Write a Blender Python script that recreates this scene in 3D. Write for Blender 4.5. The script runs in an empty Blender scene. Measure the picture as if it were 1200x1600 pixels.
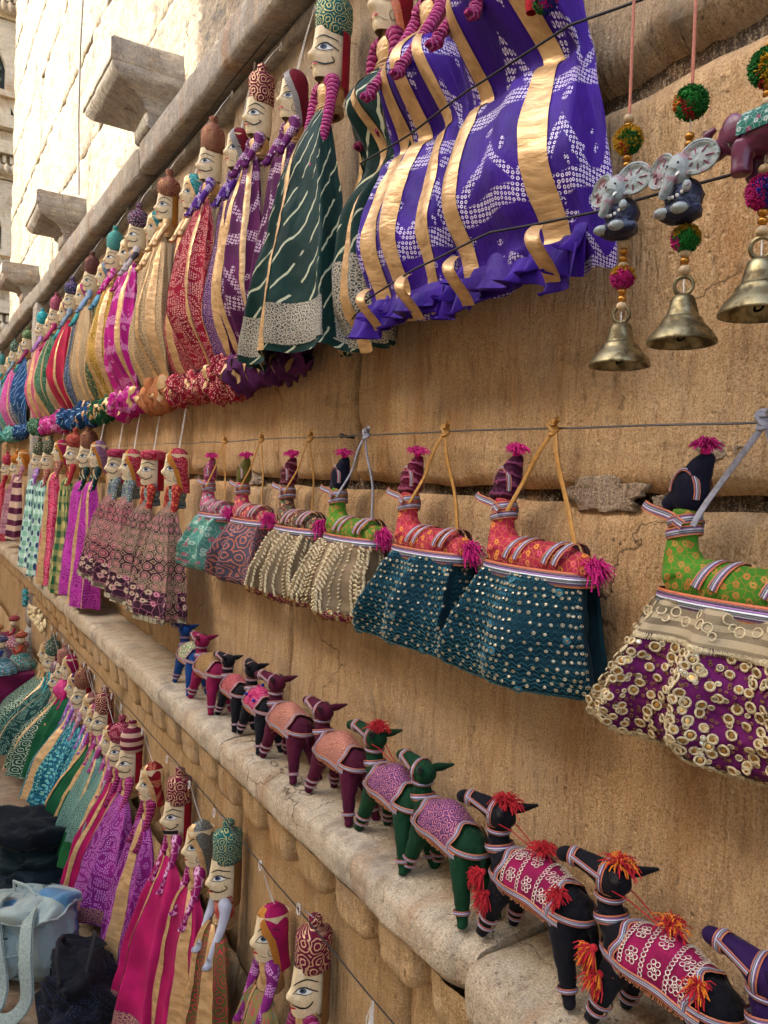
import bpy, math, random
from mathutils import Vector, noise
PI = math.pi
R = random.Random(7)
C = bpy.context.scene.collection
sc = bpy.context.scene

# ------------------------------------------------------------------ camera
D = 0.7; EYE = 1.45                      # camera stands 0.7 m from the wall plane (y = 0), eyes at 1.45 m
v = Vector((-748, 78, -1200)).normalized()
rl = math.radians(2.5); s_, c_ = math.sin(rl), math.cos(rl)
up = Vector((s_, c_, (-748*s_+78*c_)/1200)).normalized()
X = -v; Z = up; Y = Z.cross(X)
from mathutils import Matrix
W2C = Matrix((X, Y, Z)).transposed()
cam_d = bpy.data.cameras.new('camera'); cam = bpy.data.objects.new('camera', cam_d); C.objects.link(cam)
cam_d.sensor_fit = 'VERTICAL'; cam_d.sensor_height = 36; cam_d.lens = 27
cam_d.clip_start = 0.02; cam_d.clip_end = 500
M4 = W2C.transposed().to_4x4(); M4.translation = Vector((0, -D, EYE)); cam.matrix_world = M4
sc.camera = cam

# ------------------------------------------------------------------ light
SUN_EL = math.radians(34); SUN_AZ = math.radians(189)
w = bpy.data.worlds.new('World'); sc.world = w; w.use_nodes = True
nt = w.node_tree; nt.nodes.clear()
sky = nt.nodes.new('ShaderNodeTexSky'); sky.sky_type = 'NISHITA'; sky.sun_disc = False
sky.sun_elevation = SUN_EL; sky.sun_rotation = SUN_AZ; sky.dust_density = 4.0; sky.air_density = 0.7; sky.ozone_density = 0.6
bg = nt.nodes.new('ShaderNodeBackground'); bg.inputs[1].default_value = 0.15
wo = nt.nodes.new('ShaderNodeOutputWorld'); nt.links.new(sky.outputs[0], bg.inputs[0]); nt.links.new(bg.outputs[0], wo.inputs[0])
sd = bpy.data.lights.new('sun', 'SUN'); sd.energy = 2.0; sd.angle = math.radians(0.5); sd.color = (1, .93, .82)
so = bpy.data.objects.new('sun', sd); C.objects.link(so)
sv = Vector((math.sin(SUN_AZ)*math.cos(SUN_EL), math.cos(SUN_AZ)*math.cos(SUN_EL), math.sin(SUN_EL)))
so.rotation_euler = sv.to_track_quat('Z', 'Y').to_euler(); so.location = sv*30
sc.view_settings.view_transform = 'Standard'; sc.view_settings.look = 'None'
sc.view_settings.exposure = 2.55; sc.view_settings.gamma = 1

# ------------------------------------------------------------------ node helpers
def lin(h):
    if not isinstance(h, str): return tuple(h)[:3]
    h = h.lstrip('#'); o = []
    for i in (0, 2, 4):
        c = int(h[i:i+2], 16)/255; o.append(c/12.92 if c <= .04045 else ((c+.055)/1.055)**2.4)
    return tuple(o)
class G:
    def __init__(s, name):
        s.m = bpy.data.materials.new(name); s.m.use_nodes = True; s.t = s.m.node_tree; s.t.nodes.clear()
    def n(s, ty, **k):
        x = s.t.nodes.new(ty)
        for a, b in k.items(): setattr(x, a, b)
        return x
    def put(s, sock, val):
        if val is None: return
        if isinstance(val, bpy.types.NodeSocket): s.t.links.new(val, sock)
        elif isinstance(val, (tuple, list, str)):
            val = lin(val) if isinstance(val, str) else tuple(val)
            try: sock.default_value = val if len(sock.default_value) == len(val) else val+(1,)
            except TypeError: sock.default_value = val[0]
        else: sock.default_value = val
    def uv(s): return s.n('ShaderNodeUVMap').outputs[0]
    def obj(s): return s.n('ShaderNodeTexCoord').outputs['Object']
    def pos(s): return s.n('ShaderNodeNewGeometry').outputs['Position']
    def mp(s, vec, sc=(1, 1, 1), rot=(0, 0, 0), loc=(0, 0, 0)):
        x = s.n('ShaderNodeMapping'); s.put(x.inputs[0], vec); x.inputs['Scale'].default_value = sc if not isinstance(sc, (int, float)) else (sc,)*3
        x.inputs['Rotation'].default_value = rot; x.inputs['Location'].default_value = loc; return x.outputs[0]
    def ma(s, op, a, b=None, c=None):
        x = s.n('ShaderNodeMath', operation=op); s.put(x.inputs[0], a); s.put(x.inputs[1], b)
        if c is not None: s.put(x.inputs[2], c)
        return x.outputs[0]
    def sep(s, vec):
        x = s.n('ShaderNodeSeparateXYZ'); s.put(x.inputs[0], vec); return x.outputs
    def mix(s, f, a, b, mode='MIX'):
        x = s.n('ShaderNodeMix', data_type='RGBA', blend_type=mode); s.put(x.inputs[0], f); s.put(x.inputs[6], a); s.put(x.inputs[7], b); return x.outputs[2]
    def noi(s, vec, scale, det=3, rough=.5, dist=0):
        x = s.n('ShaderNodeTexNoise'); s.put(x.inputs['Vector'], vec); x.inputs['Scale'].default_value = scale
        x.inputs['Detail'].default_value = det; x.inputs['Roughness'].default_value = rough; x.inputs['Distortion'].default_value = dist; return x.outputs[0]
    def vor(s, vec, scale, rnd=1, feat='F1', out='Distance', dim='3D'):
        x = s.n('ShaderNodeTexVoronoi', feature=feat, voronoi_dimensions=dim); s.put(x.inputs['Vector'], vec)
        x.inputs['Scale'].default_value = scale; x.inputs['Randomness'].default_value = rnd; return x.outputs[out]
    def ss(s, v, a, b):
        x = s.n('ShaderNodeMapRange', interpolation_type='SMOOTHSTEP'); s.put(x.inputs[0], v); x.inputs[1].default_value = a; x.inputs[2].default_value = b; return x.outputs[0]
    def bump(s, h, st=.5, dist=.002, nrm=None):
        x = s.n('ShaderNodeBump'); s.put(x.inputs['Height'], h); x.inputs['Strength'].default_value = st; x.inputs['Distance'].default_value = dist
        if nrm: s.put(x.inputs['Normal'], nrm)
        return x.outputs[0]
    def out(s, base, rough=.7, metal=0, nrm=None, sheen=0, spec=None, coat=0, trans=0):
        p = s.n('ShaderNodeBsdfPrincipled'); s.put(p.inputs['Base Color'], base); s.put(p.inputs['Roughness'], rough); s.put(p.inputs['Metallic'], metal)
        if nrm: s.put(p.inputs['Normal'], nrm)
        if sheen: p.inputs['Sheen Weight'].default_value = sheen; p.inputs['Sheen Roughness'].default_value = .4
        if spec is not None: p.inputs['Specular IOR Level'].default_value = spec
        if coat: p.inputs['Coat Weight'].default_value = coat; p.inputs['Coat Roughness'].default_value = .25
        o = s.n('ShaderNodeOutputMaterial'); s.t.links.new(p.outputs[0], o.inputs[0]); return s.m

CACHE = {}
def fab(kind, base, c2='#e8e0d0', scale=1.0, rough=.75, c3=None):
    """cloth with a woven, printed or embroidered pattern; UVs are in metres"""
    key = (kind, base, c2, scale, rough, c3)
    if key in CACHE: return CACHE[key]
    g = G('cloth_%s_%d' % (kind, len(CACHE))); uv = g.uv(); B = lin(base)
    big = g.noi(uv, 14, 3)
    base_c = g.mix(g.ss(big, .3, .75), tuple(c*.55 for c in B), tuple(min(1, c*.95+.002) for c in B))
    cr = g.ma('ADD', g.ma('MULTIPLY_ADD', g.noi(g.mp(uv, (1, .35, 1)), 32, 3, .6, .8), 1.6, g.noi(g.mp(uv, (1, .5, 1)), 80, 4, .6, .6)), g.ma('MULTIPLY', g.noi(uv, 900, 2), .25))
    met = 0; h = cr; col = base_c; rg = rough
    if kind == 'dots':                                    # tie-dyed rings in rows
        q = g.mp(uv, 190*scale, (0, 0, .25)); d = g.vor(q, 1, .22, dim='2D')
        ring = g.ma('MULTIPLY', g.ss(d, .13, .2), g.ss(d, .40, .32))
        xx, yy, _z = g.sep(uv)[:]; n = g.noi(uv, 9, 1)
        tri = g.ma('MULTIPLY', g.ma('PINGPONG', g.ma('MULTIPLY', xx, 11*scale), .5), .9)
        def bandm(v, w_): return g.ss(g.ma('ABSOLUTE', g.ma('SUBTRACT', g.ma('FRACT', v), .5)), w_+.03, w_)
        b1 = bandm(g.ma('MULTIPLY', yy, 9*scale), .075); b2 = bandm(g.ma('ADD', g.ma('MULTIPLY', yy, 8*scale), g.ma('ADD', tri, g.ma('MULTIPLY', n, .5))), .055); b3 = g.ss(g.noi(uv, 34*scale, 1), .65, .67)
        mk = g.ma('MAXIMUM', g.ma('MAXIMUM', b1, b2), b3)
        col = g.mix(g.ma('MULTIPLY', ring, mk), base_c, c2)
    elif kind == 'tiny':                                  # fine dot print
        q = g.mp(uv, 260*scale); d = g.vor(q, 1, .5, dim='2D')
        n = g.noi(uv, 16*scale, 1); m = g.ma('ABSOLUTE', g.ma('SUBTRACT', g.ma('FRACT', g.ma('MULTIPLY', n, 10)), .5))
        col = g.mix(g.ma('MULTIPLY', g.ss(d, .34, .22), g.ss(m, .36, .28)), base_c, c2)
    elif kind == 'leher':                                 # broken diagonal waves
        x, y, z = g.sep(uv)[:]; nn = g.noi(uv, 22, 2)
        c = g.ma('ADD', g.ma('MULTIPLY_ADD', x, 22.0*scale, g.ma('MULTIPLY', y, -20.0*scale)), g.ma('MULTIPLY', nn, .55))
        st = g.ma('ABSOLUTE', g.ma('SUBTRACT', g.ma('FRACT', c), .5))
        br = g.ss(g.noi(g.mp(uv, (1, 1, 1), (0, 0, .8)), 26, 1), .40, .46)
        col = g.mix(g.ma('MULTIPLY', g.ss(st, .07, .045), br), base_c, c2)
    elif kind in ('brocade', 'paisley'):                  # metal thread on cloth
        k = 46*scale if kind == 'paisley' else 80*scale
        d = g.vor(g.mp(uv, (1, 1, 1)), k, .55 if kind == 'paisley' else .1, dim='2D')
        wv = g.noi(uv, k*1.4, 2, .5, 1.4)
        a = g.ma('ABSOLUTE', g.ma('SUBTRACT', g.ma('FRACT', g.ma('MULTIPLY_ADD', d, 3.6, g.ma('MULTIPLY', wv, 1.4))), .5))
        f = g.ss(a, .2, .12)
        if kind == 'brocade': f = g.ma('MAXIMUM', f, g.ss(g.vor(uv, k*1.8, .8, 'DISTANCE_TO_EDGE', dim='2D'), .10, .04))
        col = g.mix(f, base_c, c2); met = g.ma('MULTIPLY', f, .45); rg = g.ma('SUBTRACT', rough, g.ma('MULTIPLY', f, .3)); h = g.ma('ADD', cr, g.ma('MULTIPLY', f, .8))
    elif kind == 'floral':                                # scattered blossoms
        q = g.mp(uv, 55*scale); d = g.vor(q, 1, .8, dim='2D'); cc = g.vor(q, 1, .8, 'F1', 'Color', dim='2D')
        pet = g.ma('ADD', d, g.ma('MULTIPLY', g.noi(uv, 300*scale, 2), .35))
        r = g.sep(cc)[0]
        fl = g.mix(g.ss(r, .4, .6), c2, c3 or '#3a6a48')
        col = g.mix(g.ss(pet, .5, .4), base_c, fl); col = g.mix(g.ss(d, .11, .07), col, base_c)
        ln = g.ss(g.vor(uv, 75*scale, 1, 'DISTANCE_TO_EDGE', dim='2D'), .05, .02)
        col = g.mix(g.ma('MULTIPLY', ln, .6), col, c2)
    elif kind == 'emb':                                   # dense embroidery in horizontal zones
        x, y, z = g.sep(uv)[:]
        q = g.mp(uv, 42*scale); d = g.vor(q, 1, .25, dim='2D')
        rr = g.ma('ABSOLUTE', g.ma('SUBTRACT', g.ma('FRACT', g.ma('MULTIPLY', d, 4.2)), .5))
        f1 = g.ss(rr, .2, .13)
        fine = g.ss(g.vor(uv, 260*scale, .5, dim='2D'), .42, .3)
        zone = g.ss(g.ma('ABSOLUTE', g.ma('SUBTRACT', g.ma('FRACT', g.ma('MULTIPLY', y, 9*scale)), .5)), .2, .26)
        pink = g.mix(g.ss(d, .3, .2), base_c, c3 or '#c9707c')
        col = g.mix(f1, pink, c2); col = g.mix(g.ma('MULTIPLY', g.ma('MULTIPLY', fine, zone), .8), col, c2)
        h = g.ma('ADD', cr, g.ma('ADD', f1, fine)); met = g.ma('MULTIPLY', f1, .2)
    elif kind == 'shell':                                 # overlapping scale-like gold sequins
        x, y, z = g.sep(uv)[:]
        q = g.mp(uv, (130*scale, 170*scale, 1)); d = g.vor(q, 1, .35, dim='2D'); e = g.vor(q, 1, .35, 'DISTANCE_TO_EDGE', dim='2D')
        pn = g.ss(g.noi(uv, 24, 2), .42, .5)
        f = g.ma('MULTIPLY', g.ss(e, .03, .12), pn)
        col = g.mix(f, base_c, c2); met = g.ma('MULTIPLY', f, .35); rg = g.mix(f, (.8,)*3, (.38,)*3); h = g.ma('MULTIPLY', f, 3)
    elif kind == 'check':
        x, y, z = g.sep(uv)[:]
        a = g.ss(g.ma('SINE', g.ma('MULTIPLY', x, 190*scale)), -.2, .4); b = g.ss(g.ma('SINE', g.ma('MULTIPLY', y, 130*scale)), -.2, .4)
        col = g.mix(g.ma('MULTIPLY', g.ma('ADD', a, b), .4), base_c, c2)
        d = g.vor(g.mp(uv, (26*scale, 18*scale, 1)), 1, .1, dim='2D'); col = g.mix(g.ss(d, .28, .2), col, c3 or '#2c3a5a')
    elif kind == 'vstripe':
        x, y, z = g.sep(uv)[:]
        a = g.ss(g.ma('SINE', g.ma('MULTIPLY', y, 100*scale)), -.1, .1); col = g.mix(a, base_c, c2)
    elif kind == 'wrap':                                  # thread wound round and round
        x, y, z = g.sep(uv)[:]
        a = g.ma('SINE', g.ma('ADD', g.ma('MULTIPLY', y, 900*scale), g.ma('MULTIPLY', g.noi(uv, 60, 2), 9)))
        f = g.ss(a, .55, .85); col = g.mix(g.ma('MULTIPLY', f, .55), base_c, c2); h = g.ma('ADD', cr, a)
    m = g.out(col, rg, met, g.bump(h, .7, .0022), sheen=.05, spec=.16)
    CACHE[key] = m; return m

def simple(name, col, rough=.6, metal=0, bscale=200, bst=.3, var=.2, spec=None, sheen=0):
    if name in CACHE: return CACHE[name]
    g = G(name); o = g.obj(); c = lin(col); n = g.noi(o, bscale*.3, 3)
    cc = g.mix(g.ss(n, .3, .7), tuple(x*(1-var) for x in c), tuple(min(1, x*(1+var)) for x in c))
    CACHE[name] = g.out(cc, rough, metal, g.bump(g.noi(o, bscale, 4), bst, .001), spec=spec, sheen=sheen); return CACHE[name]

def gold_ribbon():
    g = G('gold_ribbon_satin'); uv = g.uv()
    n = g.noi(g.mp(uv, (.6, 1, 1)), 75, 4, .6, .3); fx = g.ss(n, .3, .7)
    c = g.mix(fx, '#b08a58', '#dcb680')
    c = g.mix(g.ss(g.noi(uv, 9, 2), .5, .75), c, '#c8a06a')
    return g.out(c, g.mix(fx, (.45,)*3, (.3,)*3), .35, g.bump(n, .9, .003), spec=.5)
GOLD = gold_ribbon()
def braid():
    """flat woven trim; UV.x runs 0..1 across it"""
    g = G('striped_braid'); uv = g.uv(); x, y, z = g.sep(uv)[:]
    r = g.n('ShaderNodeValToRGB'); g.put(r.inputs[0], x); r.color_ramp.interpolation = 'CONSTANT'
    e = r.color_ramp.elements; cols = [(0, '#c8642c'), (.15, '#3c1a48'), (.30, '#9a62b0'), (.38, '#cdd6de'), (.50, '#2c3a48'), (.62, '#a8b8c0'), (.68, '#4a2058'), (.84, '#d07438')]
    e[0].position = 0; e[0].color = lin(cols[0][1])+(1,); e[1].position = .15; e[1].color = lin(cols[1][1])+(1,)
    for p, c in cols[2:]: k = e.new(p); k.color = lin(c)+(1,)
    th = g.ma('SINE', g.ma('MULTIPLY', y, 2600)); n = g.noi(uv, 300, 2)
    c = g.mix(g.ma('MULTIPLY', g.ss(n, .35, .7), .25), r.outputs[0], '#d0c0b0')
    return g.out(c, .4, .15, g.bump(g.ma('ADD', g.ma('MULTIPLY', th, .4), g.ma('SINE', g.ma('MULTIPLY', x, 50))), .5, .0008), spec=.6)
BRAID = braid()

def stone(name, *a, spk=0, **k): return _stone(name, spk, *a, **k)
def _stone(name, spk, c1='#bd9562', c2='#dab888', c3='#957148', grey=.35, streak=(9, 1, 1.2), dark=0, bump=.9):
    g = G(name); p = g.pos()
    rnd = g.n('ShaderNodeObjectInfo').outputs['Random']; big = g.noi(p, 2.2, 4, .55); mid = g.noi(g.mp(p, streak), 6, 5, .65); fine = g.noi(p, 120, 5, .7)
    c = g.mix(g.ss(big, .3, .7), c1, c2); c = g.mix(g.ma('MULTIPLY', g.ss(mid, .45, .7), .6), c, c3)
    ms = g.noi(g.mp(p, (streak[0]*3, 1, streak[2]*3)), 9, 4, .7); c = g.mix(g.ma('MULTIPLY', g.ss(ms, .5, .7), .35), c, '#7c5836'); c = g.mix(g.ma('MULTIPLY', g.ss(ms, .48, .3), .4), c, '#dcc29c')
    grn = g.noi(p, 420, 3, .7); c = g.mix(g.ma('MULTIPLY', g.ss(grn, .5, .66), .55), c, '#5a3f28'); c = g.mix(g.ma('MULTIPLY', g.ss(grn, .5, .36), .5), c, '#e2c8a2')
    gm = g.ss(g.noi(p, 4.5, 6, .68), .5, .68); c = g.mix(g.ma('MULTIPLY', gm, grey), c, '#8d8272')
    rust = g.ss(g.noi(g.mp(p, (3.5, 1, .7)), 3.1, 5, .6), .52, .72); c = g.mix(g.ma('MULTIPLY', rust, .5), c, '#a0682e')
    dk = g.ss(g.noi(g.mp(p, (1.2, 1, 5)), 3.3, 5, .65), .56, .7); c = g.mix(g.ma('MULTIPLY', dk, .35), c, '#6b5238')
    lt = g.ss(g.noi(g.mp(p, (2, 1, 1)), 5.1, 5, .65), .55, .72); c = g.mix(g.ma('MULTIPLY', lt, .4), c, '#dcc098')
    spot = g.ss(g.noi(p, 26, 4, .7), .66, .72); c = g.mix(g.ma('MULTIPLY', spot, .5), c, '#7b7468')
    pit = g.ss(g.vor(p, 55, 1), .0, .22)
    chis = g.noi(g.mp(p, (55, 20, 9), (0, .12, 0)), 1, 4, .6)
    vp = g.ss(g.vor(g.mp(p, (1, 1, .30)), 75, 1), .20, .02); vm = g.ma('MULTIPLY', vp, g.ss(g.noi(p, 7, 3), .45, .6)); c = g.mix(g.ma('MULTIPLY', vm, .45), c, '#5e442a'); c = g.mix(g.ma('MULTIPLY', g.ss(chis, .45, .3), .35), c, '#7a5a3a')
    if spk: sp = g.noi(g.mp(p, (1, 1, 2.2)), 22, 5, .75, .6); c = g.mix(g.ma('MULTIPLY', g.ss(sp, .50, .62), spk), c, '#6a6c6c'); c = g.mix(g.ma('MULTIPLY', g.ss(sp, .46, .34), spk), c, '#efe2c4')
    c = g.mix(g.ma('MULTIPLY', rnd, .22), c, c3); nq = g.n('ShaderNodeTexNoise'); g.put(nq.inputs['Vector'], p); nq.inputs['Scale'].default_value = 9; nq.inputs['Detail'].default_value = 5; vm_ = g.n('ShaderNodeVectorMath', operation='MULTIPLY_ADD'); g.put(vm_.inputs[0], nq.outputs[1]); vm_.inputs[1].default_value = (.16,)*3; g.put(vm_.inputs[2], p)
    crk = g.ss(g.vor(vm_.outputs[0], 3.0, 1, 'DISTANCE_TO_EDGE'), .006, .0); crk = g.ma('MULTIPLY', crk, g.ss(g.noi(p, 2.7, 2), .56, .62)); c = g.mix(g.ma('MULTIPLY', crk, .8), c, '#3a2818')
    h = g.ma('ADD', g.ma('MULTIPLY', fine, .35), g.ma('ADD', g.ma('SUBTRACT', g.ma('MULTIPLY', pit, .25), g.ma('MULTIPLY', vm, .5)), g.ma('ADD', g.ma('MULTIPLY', chis, 1.7), g.ma('MULTIPLY', grn, .18))))
    return g.out(c, .92, 0, g.bump(h, bump, .010), spec=.2)
SAND = stone('sandstone'); SAND2 = stone('sandstone_lower', '#b6925f', '#d0ae7c', '#8e6f44', .3, (12, 1, .8))
LEDGE = stone('worn_ledge_stone', '#b8a88a', '#cfc2a6', '#9c8868', .8, (3, 3, 3))
CORN = stone('cornice_stone', '#a3a19a', '#bcb9ae', '#77736a', .8, (14, 2, 1.5), spk=.3)
PALE = stone('pale_upper_stone', '#a89e8a', '#c8beaa', '#6e6656', .5, (2.2, 2, 5), bump=1.0, spk=.75)
SANDG = stone('greyed_sandstone', '#a08a6c', '#b8a284', '#74624c', .85)
MORT = stone('dark_joint', '#30241a', '#3c2e20', '#1e1610', .2)
GREYM = stone('grey_mortar', '#8a7a66', '#9a8a76', '#6c5f50', .7)

# ------------------------------------------------------------------ mesh helpers; points are (x, out-from-wall, z)
class MB:
    def __init__(s): s.v = []; s.f = []; s.uv = []; s.mi = []
    def add(s, p, uv=(0, 0)): s.v.append((p[0], -p[1], p[2])); s.uv.append(uv); return len(s.v)-1
    def grid(s, fn, nu, nv, mi=0, wrap=False):
        b = len(s.v)
        for j in range(nv+1):
            for i in range(nu+1):
                r = fn(i/nu, j/nv); s.add(r[0], r[1])
        for j in range(nv):
            for i in range(nu):
                a = b+j*(nu+1)+i; s.f.append((a, a+1, a+nu+2, a+nu+1)); s.mi.append(mi)
        return s
    def tube(s, pts, rad, seg=8, mi=0, cap=True, flat=1.0, uvs=1):
        pts = [Vector(p) for p in pts]; n = len(pts)
        if not hasattr(rad, '__len__'): rad = [rad]*n
        ref = Vector((.13, .31, .94)); b = len(s.v); L = 0
        for k in range(n):
            t = (pts[min(k+1, n-1)]-pts[max(k-1, 0)]); t = t.normalized() if t.length > 1e-9 else Vector((0, 0, 1))
            if k: L += (pts[k]-pts[k-1]).length
            a = t.cross(ref); a = a.normalized() if a.length > 1e-4 else Vector((1, 0, 0)); c = t.cross(a)
            for i in range(seg+1):
                th = 2*PI*i/seg; p = pts[k]+(a*math.cos(th)*flat+c*math.sin(th))*rad[k]
                s.add(p, (th*max(rad[k], .002)*uvs, L*uvs))
        for k in range(n-1):
            for i in range(seg):
                q = b+k*(seg+1)+i; s.f.append((q, q+1, q+seg+2, q+seg+1)); s.mi.append(mi)
        if cap:
            s.f.append(tuple(b+i for i in range(seg))); s.mi.append(mi)
            s.f.append(tuple(b+(n-1)*(seg+1)+i for i in range(seg))[::-1]); s.mi.append(mi)
        return s
    def ball(s, c, r, seg=10, rings=7, mi=0, ns=0, seed=0):
        if not hasattr(r, '__len__'): r = (r,)*3
        def fn(a, b):
            th = 2*PI*a; ph = PI*b; d = Vector((math.sin(ph)*math.cos(th), math.sin(ph)*math.sin(th), math.cos(ph)))
            k = 1+(ns*noise.noise(Vector((math.cos(th), math.sin(th), ph))*2.2+Vector((seed,)*3)) if ns else 0)
            return ((c[0]+d.x*r[0]*k, c[1]+d.y*r[1]*k, c[2]+d.z*r[2]*k), (th*max(r), ph*max(r)))
        return s.grid(fn, seg, rings, mi)
    def torus(s, c, R_, r, ax, seg=12, sec=5, mi=0, sq=(1, 1)):
        ax = Vector(ax).normalized(); a = ax.cross(Vector((.2, .1, .97)) if abs(ax.z) < .9 else Vector((1, 0, 0))).normalized(); b_ = ax.cross(a); c = Vector(c)
        def fn(u, w_):
            t = 2*PI*u; q = 2*PI*w_; d = a*math.cos(t)*sq[0]+b_*math.sin(t)*sq[1]
            return (c+d*(R_+r*math.cos(q))+ax*r*math.sin(q), (u*R_*6.28, w_))
        return s.grid(fn, seg, sec, mi)
    def lathe(s, prof, c=(0, 0, 0), seg=24, ex=1, eo=1, fn=None, mi=0):
        def f(a, b):
            k = b*(len(prof)-1); i = min(int(k), len(prof)-2); q = k-i
            r = prof[i][0]*(1-q)+prof[i+1][0]*q; z = prof[i][1]*(1-q)+prof[i+1][1]*q; th = 2*PI*a
            if fn: r *= fn(th, b)
            return ((c[0]+r*math.cos(th)*ex, c[1]+r*math.sin(th)*eo, c[2]+z), (th*max(r, .01), z))
        return s.grid(f, seg, (len(prof)-1)*2, mi)
    def box(s, x0, x1, o0, o1, z0, z1, mi=0):
        b = len(s.v)
        for z in (z0, z1):
            for x, o in ((x0, o0), (x1, o0), (x1, o1), (x0, o1)): s.add((x, o, z), (x+o, z))
        for q in ((0, 1, 2, 3), (4, 5, 6, 7), (0, 1, 5, 4), (1, 2, 6, 5), (2, 3, 7, 6), (3, 0, 4, 7)): s.f.append(tuple(b+i for i in q)); s.mi.append(mi)
        return s
    def mesh(s, name, mats, smooth=True):
        me = bpy.data.meshes.new(name); me.from_pydata(s.v, [], s.f); L = me.uv_layers.new(name='UVMap')
        vi = [0]*len(me.loops); me.loops.foreach_get('vertex_index', vi)
        fl = [c for i in vi for c in s.uv[i]]; L.data.foreach_set('uv', fl)
        if not isinstance(mats, (list, tuple)): mats = [mats]
        for m in mats: me.materials.append(m)
        if len(mats) > 1: me.polygons.foreach_set('material_index', s.mi)
        if smooth: me.polygons.foreach_set('use_smooth', [True]*len(me.polygons))
        me.update(); return me
def link(name, me, parent=None, label=None, stuff=False):
    o = bpy.data.objects.new(name, me); C.objects.link(o); o.parent = parent
    if label: o['label'] = label
    if stuff: o['kind'] = 'stuff'
    return o
def part(name, mb, mats, parent, label=None, smooth=True, stuff=False): return link(name, mb.mesh(name, mats, smooth), parent, label, stuff)
def thing(name, label, cat, loc=(0, 0, 0), group=None, rz=0):
    o = bpy.data.objects.new(name, None); C.objects.link(o); o.location = (loc[0], -loc[1], loc[2]); o.rotation_euler.z = rz
    o['label'] = label; o['category'] = cat; o.empty_display_size = .02
    if group: o['group'] = group
    return o
def tag(o, label, cat, group=None):
    o['label'] = label; o['category'] = cat
    if group: o['group'] = group
    return o
def struct(o): o['kind'] = 'structure'; return o
def nz(x, y, z, f=1, s=0): return noise.noise(Vector((x*f+s, y*f, z*f)))
def crv(pts, t):
    """Catmull-Rom through rows (t, a, b, ...)"""
    n = len(pts); i = 0
    while i < n-2 and t > pts[i+1][0]: i += 1
    p1, p2 = pts[i], pts[i+1]; p0 = pts[max(i-1, 0)]; p3 = pts[min(i+2, n-1)]
    q = min(1, max(0, (t-p1[0])/(p2[0]-p1[0]))); o = []
    for k in range(1, len(p1)):
        a, b, c, d = p0[k], p1[k], p2[k], p3[k]
        o.append(.5*((2*b)+(-a+c)*q+(2*a-5*b+4*c-d)*q*q+(-a+3*b-3*c+d)*q**3))
    return o

# ------------------------------------------------------------------ ground and street
mb = MB(); mb.grid(lambda a, b: (((-60+120*a), (-20+60*b), 0), (a*120, b*60)), 2, 2)
struct(part('ground', mb, stone('dusty_paving', '#a08a6c', '#b49c7c', '#86705a', .5, (2, 2, 2)), None))

# ------------------------------------------------------------------ the fort wall, block by block
wall = thing('fort_wall', 'tall sandstone wall of large chiselled blocks with a ledge and a cornice', 'wall')
def block(x0, x1, z0, z1, o0=0.0, depth=.06, cell=.02, rough=.004, rnd=.009, mat=SAND, seed=0, name='stone_block', parent=None, edge=None, wob=.004):
    nu = max(3, min(90, int((x1-x0)/cell))); nv = max(3, min(60, int((z1-z0)/cell)))
    def fn(a, b):
        x = x0+(x1-x0)*a; z = z0+(z1-z0)*b
        dx = min(x-x0, x1-x); dz = min(z-z0, z1-z); 
        e = 0
        for d in (dx, dz):
            if d < rnd: e += rnd*(1-math.sqrt(max(0, 1-((rnd-d)/rnd)**2)))
        o = o0-e*1.2+rough*(nz(x, 3, z, 9, seed)+.5*nz(x, 3, z, 31, seed)+.35*nz(x, 1, z, 80, seed))+.006*nz(x, 0, z, 2.5, seed)
        if edge: o -= edge(x, z, dx, dz)
        xx = x+wob*nz(0, 7, z, 14, seed)*(1 if dx < .02 else .3); zz = z+wob*nz(x, 5, 0, 12, seed+b)*(1 if dz < .02 else .3)
        return ((xx, o, zz), (x, z))
    m = MB(); 
    def fr(a, b):  # border rings added: map a,b with extra skirts
        return fn(a, b)
    N = nu+2; K = nv+2
    def f2(a, b):
        i = round(a*N); j = round(b*K); aa = min(max(i-1, 0), nu)/nu; bb = min(max(j-1, 0), nv)/nv
        p, uv = fn(aa, bb); p = list(p)
        if i in (0, N) or j in (0, K): p[1] = o0-depth
        return (p, uv)
    m.grid(f2, N, K)
    return part(name, m, mat, parent or wall)
part('mortar_bed', MB().box(-30, 3, -.3, -.03, -.2, 2.5), MORT, wall)
def chips(x, z, dx, dz):  # worn lower edge near the eye-level joint
    return max(0, .013*(nz(x, 0, z*2, 11)+.35*nz(x, 2, z, 60)+.12))*max(0, 1-abs(z-1.445)/.05)**.5+(max(0, .020*(nz(x, z, 0, 14)+.5*nz(x, z, 3, 50)+.45))*max(0, 1-abs(x+1.248)/.035)**.6 if z > 1.45 else 0)
xa = [-7.4, -6.6, -5.9, -5.1, -4.3, -3.45, -2.55, -1.487, .35, 1.6]
for i in range(len(xa)-1): block(xa[i]+.005, xa[i+1]-.005, .885, 1.436, cell=.016 if i > 5 else .05, seed=i*3.1, edge=chips if i > 5 else None)
xb = [-7.4, -6.4, -5.6, -4.7, -3.9, -3.0, -2.2, -1.248, .2, 1.6]
for i in range(len(xb)-1): block(xb[i]+.011, xb[i+1]-.011, 1.452, 1.90 if i < 7 else 1.905, cell=.016 if i > 5 else .05, seed=40+i*2.7, edge=chips if i > 5 else None, rnd=.011)
def broken(x, z, dx, dz):   # the broken bottom edge of the block at upper right
    d = z-1.90; t = .045+.04*nz(x, 0, 0, 9)+.02*nz(x, 0, 3, 40)+.06*max(0, x+.75)
    return (.05+.02*nz(x, 1, z, 25))*max(0, 1-d/t)**.5 if d < t and x > -.9 else 0
xc = [-7.4, -6.2, -5.2, -4.4, -3.6, -2.7, -1.95, -1.05, .3, 1.6]
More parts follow.
